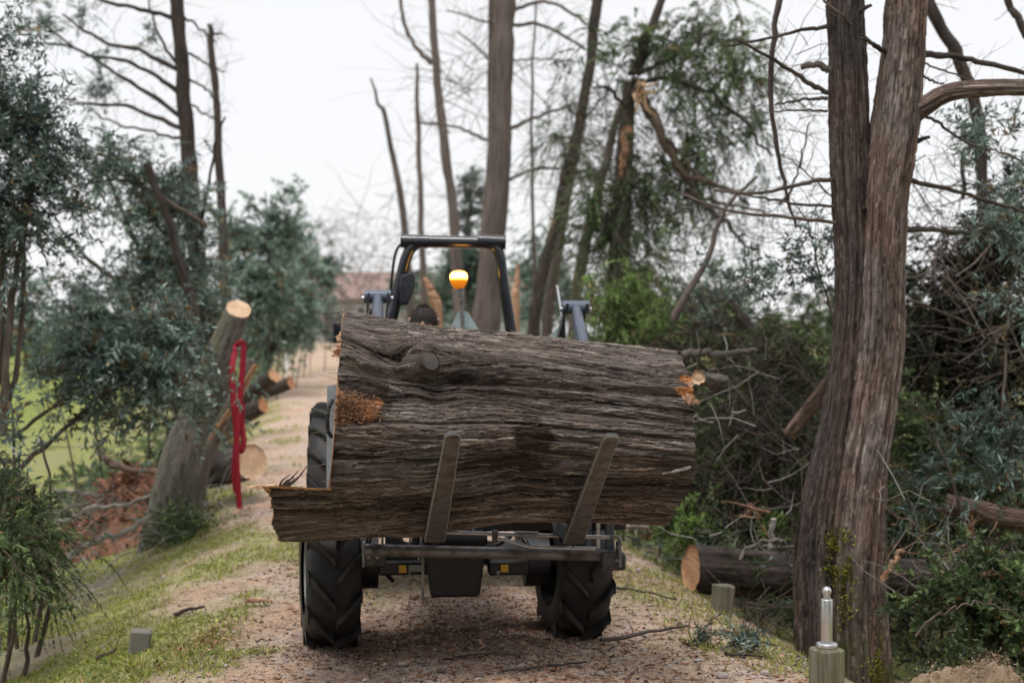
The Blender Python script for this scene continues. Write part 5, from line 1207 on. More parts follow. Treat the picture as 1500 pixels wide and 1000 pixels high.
cut_log('felled_log', 'felled trunk with pale sawn end lying behind the two-stemmed tree', P(1012, 833, 9.0), P(1420, 858, 9.6), .14, .15, 'bark_dark', 'cut')
cut_log('felled_log', 'thick short log with sawn face on the ground right of the strapped stump', P(368, 676, 13.0), P(296, 692, 14.2), .15, .17, 'bark_grey', 'cut_pale')
cut_log('felled_log', 'dark log with a notched pale end tilting up beside the far track', P(402, 550, 21), P(362, 585, 21.4), .10, .12, 'bark_dark', 'cut')
cut_log('felled_log', 'short log lying flat next to the tilted one at the track edge', P(426, 560, 22), P(388, 574, 22.2), .085, .1, 'bark_dark', 'cut_red')
cut_log('felled_log', 'dark round log in the grass below the tilted one', P(386, 594, 19), P(345, 612, 19.2), .10, .13, 'bark_dark', 'cut_red')
cut_log('felled_log', 'broken pale log lying across the brush at the right edge', P(1385, 738, 9.2), P(1540, 770, 9.0), .06, .07, 'bark_red', 'cut_pale')
cut_log('broken_branch', 'thick reddish broken branch leaning left against the two-stemmed tree', P(1156, 636, 8.9), P(1232, 540, 8.7), .035, .05, 'bark_red', 'torn_wood', 'branch', nth=18)
cut_log('sawn_branch', 'sawn branch end showing its pale round face just past the log', P(1022, 552, 8.2), P(1060, 560, 8.9), .038, .04, 'bark_grey', 'cut_pale', 'branch', nth=18)
cut_log('small_log', 'short round log with orange end lying under the tractor', P(602, 886, 7.9), P(690, 880, 8.2), .035, .04, 'bark_dark', 'cut_red', 'log', nth=18)
for pts, lab, D, r, mt in (([(1000, 518), (1050, 516), (1110, 514)], 'level grey branch sticking out of the brush beside the log top', 9.3, .028, 'bark_grey'),
                       ([(1068, 440), (1110, 500), (1150, 540), (1200, 600)], 'dark broken limb running down through the brush', 11.5, .05, 'bark_dark'),
                       ([(920, 770), (980, 772), (1040, 778), (1075, 790)], 'pale dead branch lying at the track edge behind the log', 10.5, .022, 'dead_wood'),
                       ([(1130, 760), (1128, 810), (1120, 835)], 'pale snapped stick standing upright before the felled trunk', 9.2, .02, 'dead_wood'),
                       ([(1068, 840), (1100, 800), (1150, 790)], 'slender stick leaning over the felled trunk', 9.0, .012, 'dead_wood'),
                       ([(1290, 850), (1310, 820), (1325, 805)], 'orange split stick standing in the brush right of the trunk', 8.2, .018, 'torn_wood'),
                       ([(1415, 810), (1422, 780), (1424, 765)], 'curled orange strip of wood near the right edge', 8.6, .018, 'torn_wood'),
                       ([(1085, 740), (1120, 745), (1195, 735)], 'thin grey branch low in the brush left of the tree', 9.6, .014, 'bark_grey'),
                       ([(1095, 755), (1100, 740), (1110, 760)], 'torn orange sliver standing in the brush beyond the log', 9.8, .02, 'torn_wood'),
                       ([(1045, 540), (1085, 580), (1105, 640), (1140, 660)], 'curved bare stem tangled in the brush behind the log', 10, .018, 'twig'),
                       ([(1460, 840), (1400, 800), (1340, 770), (1290, 740)], 'long thin stem crossing the brush right of the tree', 8.0, .007, 'twig'),
                       ([(1340, 930), (1390, 895), (1440, 880), (1500, 905)], 'thin arching stem over the green corner bush', 6.6, .006, 'twig'),
                       ([(78, 832), (110, 810), (150, 790), (190, 775), (224, 752)], 'long pale dead branch lying on the left bank', 11, .03, 'dead_wood'),
                       ([(85, 770), (130, 745), (180, 740), (232, 720)], 'second pale branch above the long one near the stump', 12, .024, 'dead_wood'),
                       ([(58, 768), (100, 745), (140, 732)], 'thin pale stick left of the reddish debris', 11, .014, 'dead_wood'),
                       ([(62, 834), (70, 852), (84, 868)], 'short bleached stick beside the dark corner bush', 9, .018, 'dead_wood'),
                       ([(75, 770), (90, 785), (118, 802)], 'crooked pale twig below the reddish debris', 11, .012, 'dead_wood'),
                       ([(80, 720), (110, 722), (150, 725)], 'bleached branch end poking from the bank bushes', 11.4, .02, 'dead_wood'),
                       ([(8, 808), (40, 845), (70, 880), (95, 900)], 'long thin grey stem across the dark corner bush', 7.4, .006, 'twig'),
                       ([(142, 660), (165, 680), (200, 688), (240, 692)], 'curved reddish root on top of the debris pile', 12.6, .035, 'bark_red')):
    q0 = PP(pts, D); o = thing('dead_branch', lab, 'branch', q0.mean(0)); mb = MB(); q = limb(mb, q0, r, r * .6, 9, 24, .04); mb.build('stem', M[mt], o)
    tm = MB(); rtwigs(tm, q, 4, .25, r * .18 + .001, 0); kind(tm.build('twigs', M[mt], o), 'stuff')

# sticks on the track: lie on the ground
for a, b, lab, r in (((880, 942), (1010, 918), 'long dark stick lying right of the tractor tyre', .012), ((1062, 960), (1130, 965), 'dark twig on the gravel near the post', .008), ((900, 862), (990, 880), 'short brown stick at the track verge', .008),
                     ((255, 905), (300, 893), 'dark bark strip on the grass beside the stone block', .014), ((1075, 880), (1180, 950), 'pale stick slanting down to the wooden post', .012), ((360, 884), (400, 884), 'orange strip of bark left of the tyre', .014), ((650, 968), (760, 960), 'thin twig on the chips in front of the tractor', .006), ((140, 968), (170, 955), 'grey stick lying in the lower left grass', .012), ((735, 985), (860, 972), 'flat dark stick across the middle of the foreground', .008), ((1165, 968), (1190, 955), 'short light twig at the foot of the post', .006)):
    def gp(px, py):
        y = 8.0
        for _ in range(30):
            x = (px - 750) / FPX * y; y = .5 * y + .5 * (CAMZ - gz(x, y) - .01) * FPX / (py - 490)
        return np.array([(px - 750) / FPX * y, y, gz((px - 750) / FPX * y, y) + r * .9 + .012])
    p0, p1 = gp(*a), gp(*b); pm = (p0 + p1) / 2; pm[2] = gz(pm[0], pm[1]) + r + .014; pm[:2] += RNG.normal(size=2) * .015
    o = thing('stick', lab, 'stick', pm); mb = MB(); q = limb(mb, [p0, pm, p1], r, r * .5, 7, 14, .012); mb.build('stem', M['torn_wood'] if 'orange' in lab else M['dead_wood'] if ('pale' in lab or 'light' in lab) else M['bark_dark'], o)
    tm = MB(); rtwigs(tm, q, 4, .1, r * .3, 0); kind(tm.build('twigs', M['bark_dark'], o), 'stuff')

# ---- leaning stump with the red strap
def stump():
    D = 12.0; k = D / FPX
    root = thing('stump', 'leaning grey sawn-off stump with a split side on the left bank', 'stump', base_pt(P(245, 800, D)))
    pts = [P(x, y, D) for x, y in ((345, 462), (333, 490), (313, 545), (292, 610), (272, 680), (256, 750), (245, 810), (240, 850))]
    mb, q, r = bark_trunk(pts, np.array([18, 20, 24, 30, 37, 40, 45, 56]) * k, 60, .02, 4, lambda S, Th, q_: .04 * np.clip((S - 1.4), 0, 1) * np.cos(3 * Th), .5)
    mb.build('trunk', M['stump_bark'], root)
    V = mb.V[0].reshape(-1, 60, 3); ring = V[0]; c = ring.mean(0) ; n_ = nrm(np.array([.35, -.75, .75])); ax = nrm(q[0] - q[4])
    # extend the top so the saw cut faces up and out
    top = ring + ax * (((ring - c) @ n_) * -.9)[:, None] + ax * .06; ct = top.mean(0); j = np.arange(60); kk = (j + 1) % 60
    m2 = MB(); m2.add(np.vstack([ring, top]), np.stack([j, kk, kk + 60, j + 60], 1)[:, ::-1], bk=np.vstack([ring, top]), tone=.5); m2.build('top_bark', M['stump_bark'], root)
    m3 = MB(); m3.add(np.vstack([top, ct + (top - ct) * .5, [ct]]), np.stack([j, kk, kk + 60, j + 60], 1), np.stack([j + 60, kk + 60, np.full(60, 120)], 1), bk=np.vstack([top, ct + (top - ct) * .5, [ct]]) - ct); m3.build('cut_face', M['cut_pale'], root)
    mb = MB()      # split slab with orange inner wood
    for a, b, w in (((374, 534), (306, 645), 4.5), ((368, 548), (330, 615), 3)):
        p = PP([a, ((a[0] + b[0]) / 2 + 3, (a[1] + b[1]) / 2), b], D - .25); tube(mb, spline(p, 14), np.linspace(w, w * .5, 14) * k, 5)
    mb.build('split_wood', M['torn_wood'], root)
    mb = MB(); tube(mb, spline(PP([(370, 528), (345, 580), (312, 645), (284, 720), (268, 790)], D - .1), 20), np.linspace(7, 15, 20) * k, 14); mb.build('split_bark', M['stump_bark'], root)
    mb = MB(); n = 1500; c = P(262, 775, D - .35); p = c + RNG.normal(size=(n, 3)) * np.array([.16, .12, .12]); leaves(mb, p, RNG.normal(size=(n, 3)) + [0, 0, .5], .05, .016, RNG.random(n)); kind(mb.build('moss', M['evergreen'], root), 'stuff')
M['stump_bark'] = m_bark('stump_bark', (.07, .062, .055), (.15, .135, .122), (.24, .22, .2), 18, .4, .005, (.1, .11, .05))
stump()
M['strap'] = m_paint('red_webbing', (.36, .008, .03), .75, 0, (.22, .006, .02), .5, 14)
def strap():
    D = 11.45; root = thing('strap', 'red webbing strap hanging in loops from the leaning stump', 'strap', P(350, 745, D))
    def ribbon(pts, w0=.046):
        q = spline(PP(pts), 40); T = nrm(np.gradient(q, axis=0)); tw = np.cumsum(RNG.normal(0, .03, 40)) + rnd(-.3, .3)
        s = nrm(np.cross(T, [0, 1., 0])); u = np.cross(s, T); s2 = s * np.cos(tw)[:, None] + u * np.sin(tw)[:, None]; nn = np.cross(s2, T)
        V = np.stack([q - s2 * w0 / 2 - nn * .002, q + s2 * w0 / 2 - nn * .002, q + s2 * w0 / 2 + nn * .002, q - s2 * w0 / 2 + nn * .002], 1).reshape(-1, 3)
        F = [[4 * i + c, 4 * i + (c + 1) % 4, 4 * i + 4 + (c + 1) % 4, 4 * i + 4 + c] for i in range(39) for c in range(4)] + [[0, 1, 2, 3], [159, 158, 157, 156]]
        MB().add(V, F).build('webbing', M['strap'], root)
    ribbon([(357, 500, D), (356, 530, D), (352, 580, D), (347, 650, D - .02), (348, 700, D - .02), (351, 745, D)])
    ribbon([(345, 512, D + .1), (340, 540, D + .02), (342, 590, D), (346, 640, D), (343, 690, D), (346, 722, D)])
    ribbon([(355, 590, D + .02), (354, 620, D + .01), (357, 645, D), (354, 660, D), (349, 655, D)])
    ribbon([(357, 500, D), (352, 501, D + .25), (345, 508, D + .35), (344, 514, D + .12)])
strap()

# ---- steel-topped wooden post (gate post) at the lower right
M['post_wood'] = m_bark('post_wood', (.07, .065, .045), (.2, .19, .14), (.36, .34, .27), 45, .05, .006, (.12, .14, .045))
M['steel'] = m_paint('brushed_steel', (.62, .62, .63), .32, .9, (.45, .44, .43), .35, 30)
def post():
    D = 5.0; c = P(1211, 945, D); g = gz(c[0], c[1])
    root = thing('post', 'mossy wooden post topped with a shiny steel tube and ball', 'post', (c[0], c[1], g))
    zt = P(0, 948, D)[2]; h = zt - g + .2; mb = box(MB(), (c[0], c[1], zt - h / 2), (.095, .095, h), rotz(.42), .008); V = mb.V[0]; mb.bk[0] = V.copy(); mb.build('wood_post', M['post_wood'], root, False)
    def lathe(nm, prof, mat):
        n = 32; a = np.linspace(0, 2 * np.pi, n, endpoint=False); V = np.array([[c[0] + r * math.cos(t), c[1] + r * math.sin(t), zt + z] for r, z in prof for t in a])
        F = [[i * n + j, i * n + (j + 1) % n, (i + 1) * n + (j + 1) % n, (i + 1) * n + j] for i in range(len(prof) - 1) for j in range(n)]
        return MB().add(V, F).build(nm, mat, root)
    f = D / FPX
    o = lathe('flange', [(.0, .001), (.036, .001), (.037, .004), (.037, .014), (.035, .017), (.02, .018)], M['steel'])
    lathe('steel_tube', [(.0195, .016), (.0205, .018), (.0205, 70 * f), (.0195, 71 * f), (.013, 71.2 * f), (.001, 71.3 * f)], M['steel'])
    zb = 71 * f; rb = .0165
    lathe('ball_finial', [(.012, zb), (.0125, zb + .006), (.011, zb + .012)] + [(rb * math.sin(t) + 1e-4, zb + .028 - rb * math.cos(t)) for t in np.linspace(.75, math.pi, 14)], M['steel'])
post()
# ---- stone block and weathered stake
M['stone'] = m_paint('grey_stone', (.2, .185, .165), .9, 0, (.18, .17, .13), .6, 10)
def block(name, lab, cat, px, py, D, size, yaw, mat):
    c = P(px, py, D); c[2] = gz(c[0], c[1]) + size[2] / 2 - .04; mb = box(MB(), c, size, rotz(yaw) @ np.array([[1, 0, .12], [0, 1, .0], [-.12, 0, 1.]]), .008); V = mb.V[0]; V += (RNG.random(V.shape) - .5) * .008; mb.bk[0] = V; mb.build(name, mat, None, False, origin=c - [0, 0, size[2] / 2])
    tag(bpy.data.objects[-1] if False else [o for o in COL.objects if o.name.startswith(name)][-1], lab, cat)
block('stone_block', 'small square grey stone block in the grass on the left bank', 'block', 205, 908, 7.5, (.105, .1, .15), .2, M['stone'])
block('wooden_stake', 'short weathered grey stake below the felled trunk', 'stake', 1058, 890, 8.4, (.11, .09, .2), .5, M['post_wood'])
def whites():
    for px, py, D, h, lab in ((420, 528, 46, .6, 'small white marker post at the far track edge'),):
        c = P(px, py, D); g = gz(c[0], c[1]); mb = MB(); tube(mb, [[c[0], c[1], g - .1], [c[0], c[1], g + h], [c[0], c[1], g + h + .02]], [.06, .06, .03], 12); tag(mb.build('marker_post', M['frame'], origin=(c[0], c[1], g)), lab, 'post')
whites()
# ---- reddish debris mound and sawdust mound
def mound(name, lab, c, R, mat, seed, chips, cat='pile', cs=.06, wmx=.45):
    n, m = 150, 60; V = []
    th = np.linspace(0, 2 * np.pi, n, endpoint=False); rr = np.linspace(1, 0.02, m)
    T, Rr = np.meshgrid(th, rr, indexing='xy'); x = c[0] + np.cos(T) * Rr * R[0]; y = c[1] + np.sin(T) * Rr * R[1]
    z = ground_z(x, y, False) - .04 + R[2] * np.clip(1 - Rr ** 2.2, 0, 1) * (.6 + .8 * fbm(x * 3, y * 3, 0, seed)) + (fbm(x * 9, y * 9, 0, seed + 1) - .5) * .16 * (1 - Rr ** 3) + (fbm(x * 28, y * 28, 0, seed + 2, 3) - .5) * .1 * (1 - Rr ** 4)
    V = np.stack([x, y, z], -1).reshape(-1, 3); i = np.arange(m - 1)[:, None] * n; j = np.arange(n)[None]; k = (j + 1) % n
    root = thing(name, lab, cat, (c[0], c[1], gz(c[0], c[1])))
    MB().add(V, np.stack([i + j, i + k, i + n + k, i + n + j], -1).reshape(-1, 4)).build('heap', M[mat], root)
    mb = MB(); pk = V[RNG.integers(0, len(V), chips)] + RNG.normal(size=(chips, 3)) * .02 + [0, 0, .02]; d = nrm(RNG.normal(size=(chips, 3)) * [1, 1, .6]); L = rnd(.3, 1.5, chips) * cs
    leaves(mb, pk, d, L, L * rnd(.06, wmx, chips), RNG.random(chips), .3); kind(mb.build('chips', M[mat], root), 'stuff')
mound('debris_pile', 'pile of reddish torn bark and rotten wood left of the strapped stump', P(190, 735, 13.2), (.75, .8, .55), 'red_debris', 3, 2600, cs=.11)
M['mulch'] = m_bark('mulch', (.1, .065, .04), (.27, .19, .125), (.46, .36, .26), 25, .6)
mound('mulch_mound', 'mound of brown shredded wood in the lower right corner', P(1460, 1010, 5.6), (.5, .5, .5), 'mulch', 8, 4000, cs=.016, wmx=.4)
# ------------------------------------------------------------------ undergrowth, brush, grass, litter
def cover(name, lab, ur, yr, n, mat, lpt, tl_, L, W, hmax, gap=.4, flat=False, droop=.4, up=.5, tr=.0025):
    y = yr[0] * (yr[1] / yr[0]) ** RNG.random(n * 2); u = rnd(ur[0], ur[1], n * 2); x = u + path_centre(y)
    keep = fbm(x * .9, y * .9, 0, int(RNG.integers(0, 900)), 2) > gap; x, y = x[keep][:n], y[keep][:n]
    kp = ~((np.abs(x - 1.9) < .62) & (y > 5.2) & (y < 8.6)); x, y = x[kp], y[kp]
    z = ground_z(x, y, False) + RNG.random(len(x)) ** 1.5 * hmax
    lm, tm = MB(), MB(); c = np.stack([x, y, z], 1); m = len(c)
    blobs = [(q, np.array([.12, .12, .1])) for q in c]
    # one sprig for each spot
    d = nrm(RNG.normal(size=(m, 3)) * [.8, .8, .35] + [0, 0, up]); ln = rnd(.5, 1.4, m) * tl_
    t = np.sort(RNG.random((m, lpt)), 1); p = c[:, None] + d[:, None] * (ln[:, None] * t)[..., None] + np.array([0, 0, -1]) * (droop * ln[:, None] * t ** 2)[..., None]
    side = nrm(np.cross(d, RNG.normal(size=(m, 3)))); sg = np.where(np.arange(lpt) % 2, 1., -1.)[None, :, None]
    ld = d[:, None] * .6 + side[:, None] * sg * .7 + RNG.normal(size=p.shape) * (.2 if flat else .5)
    tone = np.clip(RNG.normal(.45, .2, (m, 1)) + RNG.normal(0, .15, t.shape), 0, 1)
    leaves(lm, p.reshape(-1, 3), ld.reshape(-1, 3), (L * rnd(.6, 1.2, t.shape)).ravel(), W, tone.ravel())
    twigs(lm, c, c + d * ln[:, None] * .9 + np.array([0, 0, -1]) * (droop * ln * .8)[:, None], tr, tr * .5, .3)
    o = lm.build(name, M[mat]); kind(o, 'stuff', lab); o['category'] = 'undergrowth'; return o
cover('undergrowth', 'dark evergreen litter and low bushes on the right slope', (1.75, 8), (5.5, 30), 3000, 'evergreen', 30, .42, .06, .012, .55, .28, True, .6, .5)
cover('undergrowth', 'shadowy broken foliage behind the brush', (2.4, 14), (9, 45), 3200, 'evergreen_dark', 30, .6, .09, .025, 1.3, .2, True)
cover('undergrowth', 'olive sprigs strewn over the right slope', (1.7, 7), (5.5, 20), 700, 'olive_dark', 22, .35, .05, .016, .5, .35)
cover('undergrowth', 'low bushes and fallen sprays on the left slope', (-7, -3.1), (6.5, 22), 480, 'evergreen', 30, .4, .06, .012, .3, .35, True, .6, .5)
cover('undergrowth', 'olive litter on the left slope', (-6, -2.9), (7.5, 20), 200, 'olive', 22, .35, .05, .016, .25, .4)
cover('undergrowth', 'bushy strip along the far track', (-4.2, -1.9), (16, 60), 560, 'cedar', 24, .5, .09, .03, .35, .35)
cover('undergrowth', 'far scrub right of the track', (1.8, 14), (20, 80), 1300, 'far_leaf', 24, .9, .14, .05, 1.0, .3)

# tangle of bare brush on the right
def tangle(lab, blobs, n, ln, r, mat, bend=.28):
    mb = MB(); C = np.array([b[0] for b in blobs]); R = np.array([b[1] for b in blobs]); k = RNG.integers(0, len(blobs), n)
    a = C[k] + RNG.normal(size=(n, 3)) * .5 * R[k]; d = nrm(RNG.normal(size=(n, 3)) * [1, .7, .7]); L = ln * rnd(.3, 1.4, n); rr = r * rnd(.4, 1.6, n); tone = rnd(.2, 1, n)
    for s in range(4):
        b = a + d * (L / 4)[:, None]; twigs(mb, a, b, rr * (1 - .2 * s), rr * (.8 - .2 * s), tone); a = b; d = nrm(d + RNG.normal(size=(n, 3)) * bend)
    o = mb.build('brush', M[mat]); kind(o, 'stuff', lab)
tangle('tangled bare brushwood heaped between the log and the two-stemmed tree', [bl(1080, 580, 10, 60, 80), bl(1130, 540, 10.5, 60, 60), bl(1100, 680, 9.8, 70, 70), bl(1170, 640, 10, 50, 80), bl(1060, 470, 12, 50, 40)], 430, .8, .0045, 'bark_dark')
tangle('brushwood caught around the felled trunk', [bl(1130, 790, 9.2, 80, 40), bl(1100, 890, 8.8, 40, 14), bl(1370, 860, 8, 50, 50), bl(1430, 800, 8.4, 80, 50)], 160, .6, .004, 'twig')
tangle('dead twigs inside the dark evergreen', [bl(1400, 420, 11.4, 70, 90), bl(1460, 520, 11.4, 60, 80), bl(1370, 330, 11.6, 40, 40)], 160, .9, .005, 'bark_trunk')
tangle('fine dead twigs on the left slope', [bl(150, 760, 11, 90, 50), bl(100, 860, 9.5, 60, 40), bl(300, 740, 12.6, 60, 40)], 260, .5, .004, 'dead_wood')
tangle('bare twigs among the leaning trunks', [bl(860, 300, 20, 60, 150), bl(960, 380, 17, 60, 80)], 280, 1.2, .005, 'bark_grey')
tangle('thin bare twigs against the sky behind the roll bar', [bl(600, 320, 36, 60, 80), bl(690, 300, 36, 40, 80), bl(820, 180, 26, 50, 90), bl(680, 120, 24, 50, 60)], 230, 1.6, .007, 'bark_far')
tangle('thin bare twigs beside the two-stemmed tree', [bl(1150, 150, 10, 50, 80), bl(1180, 330, 10, 40, 70), bl(1390, 230, 10.5, 50, 60)], 120, .7, .003, 'bark_dark')
tangle('grey bare bushes in front of the house', [bl(510, 390, 60, 40, 60), bl(545, 400, 55, 30, 60), bl(470, 350, 65, 30, 40)], 240, 3.0, .011, 'bark_far')
tangle('fine splintered twigs in the torn cedar', [bl(900, 200, 17, 40, 90), bl(980, 280, 17, 60, 60), bl(1040, 160, 17, 50, 50)], 280, .9, .004, 'bark_grey')

tangle('pale broken sticks in the brush', [bl(1080, 600, 9.6, 60, 90), bl(1150, 700, 9.4, 60, 70), bl(1100, 790, 9.3, 70, 30), bl(1380, 780, 8.2, 90, 70), bl(1380, 860, 7.8, 50, 50)], 70, .5, .0045, 'dead_wood')
tangle('torn orange slivers in the brush', [bl(1100, 770, 9.4, 60, 30), bl(1375, 830, 8.4, 30, 30), bl(1430, 780, 8.5, 40, 30)], 13, .3, .009, 'torn_wood', .08)
shrub('brush_heap', 'green and brown heap of felled cedar boughs left of the two-stemmed tree', [bl(1080, 560, 10.8, 60, 60), bl(1150, 520, 11, 60, 50), bl(1100, 650, 10.4, 80, 60), bl(1170, 620, 10.4, 50, 70), bl(1070, 740, 10.2, 60, 50), bl(1150, 730, 10, 60, 50), bl(1190, 500, 11.5, 50, 25), bl(1090, 500, 11.8, 50, 22)], 'evergreen', 900, 44, .4, .06, .012, 'brush', flat=True, droop=.6, gap=.38)
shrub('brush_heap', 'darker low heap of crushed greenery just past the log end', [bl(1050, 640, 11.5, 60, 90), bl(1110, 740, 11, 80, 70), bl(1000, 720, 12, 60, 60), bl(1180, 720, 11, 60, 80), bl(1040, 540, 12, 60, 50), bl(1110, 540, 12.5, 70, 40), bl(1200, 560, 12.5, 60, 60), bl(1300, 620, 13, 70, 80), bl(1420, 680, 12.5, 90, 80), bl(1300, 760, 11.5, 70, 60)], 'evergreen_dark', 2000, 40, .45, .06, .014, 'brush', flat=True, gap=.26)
shrub('hedge', 'flat-topped green hedge on the horizon at the right', [bl(x, 478, 62, 45, 24) for x in range(1000, 1560, 50)], 'cedar', 700, 24, 1.2, .28, .12, 'hedge', gap=.2, tr=.01)
shrub('weed', 'green leafy weeds sprouting behind the felled trunk', [bl(1060, 775, 9.7, 60, 25), bl(1000, 770, 10, 40, 20), bl(1130, 770, 9.6, 40, 25)], 'fern', 90, 24, .2, .045, .02, 'plant', gap=.34)
shrub('sprig', 'fallen bluish sprig on the gravel by the wooden stake', [bl(1095, 935, 6.9, 25, 12)], 'olive', 26, 26, .14, .035, .008, 'sprig', stems=[([(1070, 945, 6.9), (1095, 938, 6.9), (1125, 930, 6.9)], .003, .0015)], gap=.1)
shrub('sprig', 'small dark green sprig lying in the gravel left of the stake', [bl(1022, 950, 6.9, 22, 8)], 'cedar_cool', 24, 30, .1, .03, .007, 'sprig', stems=[([(1000, 958, 6.9), (1022, 953, 6.9), (1048, 952, 6.9)], .003, .0015)], gap=.1)

def scatter(n, ur, yr, pw=1.0):
    y = (yr[0] ** -pw + RNG.random(n) * (yr[1] ** -pw - yr[0] ** -pw)) ** (-1 / pw); u = rnd(ur[0], ur[1], n); x = u + path_centre(y)
    return x, y, u
def grass(name, lab, n, ur, yr, Ln, W, gap, mat='grass', low=.0, mid=None, fade=0., fade0=-1.9):
    x, y, u = scatter(n, ur, yr); g = fbm(x * 1.3, y * 1.3, 0, 41, 4) + .35 * (fbm(x * 6, y * 6, 0, 43, 2) - .5)
    edge = 0 if mid is None else np.clip(np.abs(u - mid[0]) / mid[1], 0, 1) * .25
    k = (g + fade * np.clip((u - fade0) / .7, 0, 1)) < gap + (rnd(-.06, .06, n)); x, y = x[k], y[k]; m = len(x); z = ground_z(x, y) - .004
    mb = MB(); d = nrm(RNG.normal(size=(m, 3)) * [.6, .6, .2] + [0, 0, .9 - low]); leaves(mb, np.stack([x, y, z], 1), d, Ln * rnd(.4, 1.3, m), W * rnd(.6, 1.4, m), np.clip(RNG.normal(.5, .22, m), 0, 1), .3)
    kind(mb.build(name, M[mat]), 'stuff', lab)
grass('grass', 'short mossy grass on the left bank', 90000, (-3.4, -.9), (4.6, 17), .036, .006, .58, fade=.27)
grass('grass', 'taller grass further along the left verge', 14000, (-3.2, -.9), (14, 40), .08, .016, .56, fade=.22)
grass('grass', 'grass tufts on the right verge', 16000, (.95, 2.0), (5.2, 20), .04, .006, .47)
grass('grass', 'small weeds in the track', 9000, (-1.1, 1.1), (4.4, 12), .03, .006, .31)
grass('ground_cover', 'small broad leaved weeds on the left bank', 7000, (-3.4, -1.3), (4.6, 13), .028, .018, .46, 'fern', .4, fade=.22)
grass('ground_cover', 'dull moss patches on the left bank', 14000, (-3.0, -.8), (4.6, 14), .016, .01, .56, 'moss', .5, fade=.22)
grass('ground_cover', 'broad leaved weeds at the foot of the bank', 6000, (-5.5, -2.8), (6.5, 18), .06, .035, .6, 'fern', .3)

def stones(name, lab, n, ur, yr, s0, s1, mat, flat=.7, gap=None, parent=None):
    x, y, u = scatter(n, ur, yr)
    k = RNG.random(n) < np.clip((u + 2.0) / .9 + fbm(x * 1.3, y * 1.3, 0, 41, 4) - .5, 0, 1); x, y, u, n = x[k], y[k], u[k], int(k.sum())
    if gap is not None: k = fbm(x * 1.1, y * 1.1, 0, 55, 3) < gap + rnd(-.1, .1, n); x, y = x[k], y[k]
    m = len(x); z = ground_z(x, y); s = s0 * (s1 / s0) ** (RNG.random(m) ** 2.2)
    cube = np.array([[a, b, c] for c in (-1, 1) for b in (-1, 1) for a in (-1, 1)]) * .62
    V = cube[None] * (1 + RNG.normal(0, .28, (m, 8, 3))); a = rnd(0, 6.28, m); V = V * np.stack([rnd(.7, 1.5, m), rnd(.6, 1.1, m), flat * rnd(.5, 1.1, m)], 1)[:, None]
    c_, s_ = np.cos(a)[:, None], np.sin(a)[:, None]; V = np.stack([V[..., 0] * c_ - V[..., 1] * s_, V[..., 0] * s_ + V[..., 1] * c_, V[..., 2]], -1) * s[:, None, None] + np.stack([x, y, z + s * .15], 1)[:, None]
    F = np.arange(m)[:, None, None] * 8 + np.array([[0, 2, 3, 1], [4, 5, 7, 6], [0, 1, 5, 4], [2, 6, 7, 3], [0, 4, 6, 2], [1, 3, 7, 5]])[None]
    kind(MB().add(V.reshape(-1, 3), F.reshape(-1, 4), tone=np.repeat(RNG.random(m), 8)).build(name, M[mat], None, False), 'stuff', lab)
def m_tone(name, stops, rough=.9):
    m, n, b, _ = new_mat(name); lk(n, ramp(n, attr(n, 'tone').outputs['Fac'], stops), b.inputs['Base Color']); b.inputs['Roughness'].default_value = rough; b.inputs['Specular IOR Level'].default_value = .2
    return m
M['pebble'] = m_tone('pebble', [(0, (.15, .12, .11)), (.45, (.34, .28, .255)), (.85, (.5, .45, .43)), (1, (.68, .66, .64))])
M['chip'] = m_tone('wood_chip', [(0, (.16, .075, .045)), (.4, (.34, .18, .11)), (.75, (.5, .3, .2)), (1, (.66, .46, .33))])
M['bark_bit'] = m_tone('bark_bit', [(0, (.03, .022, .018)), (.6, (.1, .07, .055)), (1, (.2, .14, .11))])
stones('gravel', 'small pale pebbles and grit on the track', 26000, (-2.0, 1.9), (4.3, 16), .0025, .013, 'pebble')
stones('wood_chips', 'orange and tan wood chips strewn over the track', 20000, (-1.9, 1.8), (4.3, 18), .004, .022, 'chip', .22, .56)
stones('bark_litter', 'dark bark crumbs strewn over the track', 8000, (-2.1, 1.9), (4.3, 16), .003, .016, 'bark_bit', .4, .6)
def needles():
    n = 7000; x, y, u = scatter(n, (-2.2, 1.9), (4.3, 14)); z = ground_z(x, y) + .006; a = rnd(0, 6.28, n); L = rnd(.02, .11, n) * rnd(.4, 1, n); c = np.stack([x, y, z], 1)
    d = np.stack([np.cos(a), np.sin(a), rnd(-.02, .12, n)], 1); mb = MB(); twigs(mb, c, c + d * L[:, None], rnd(.0008, .0022, n))
    kind(mb.build('litter', M['twig_litter']), 'stuff', 'fine twigs and needles lying on the track')
M['twig_litter'] = m_tone('twig_litter', [(0, (.05, .035, .028)), (.6, (.17, .12, .09)), (1, (.42, .34, .26))])
needles()
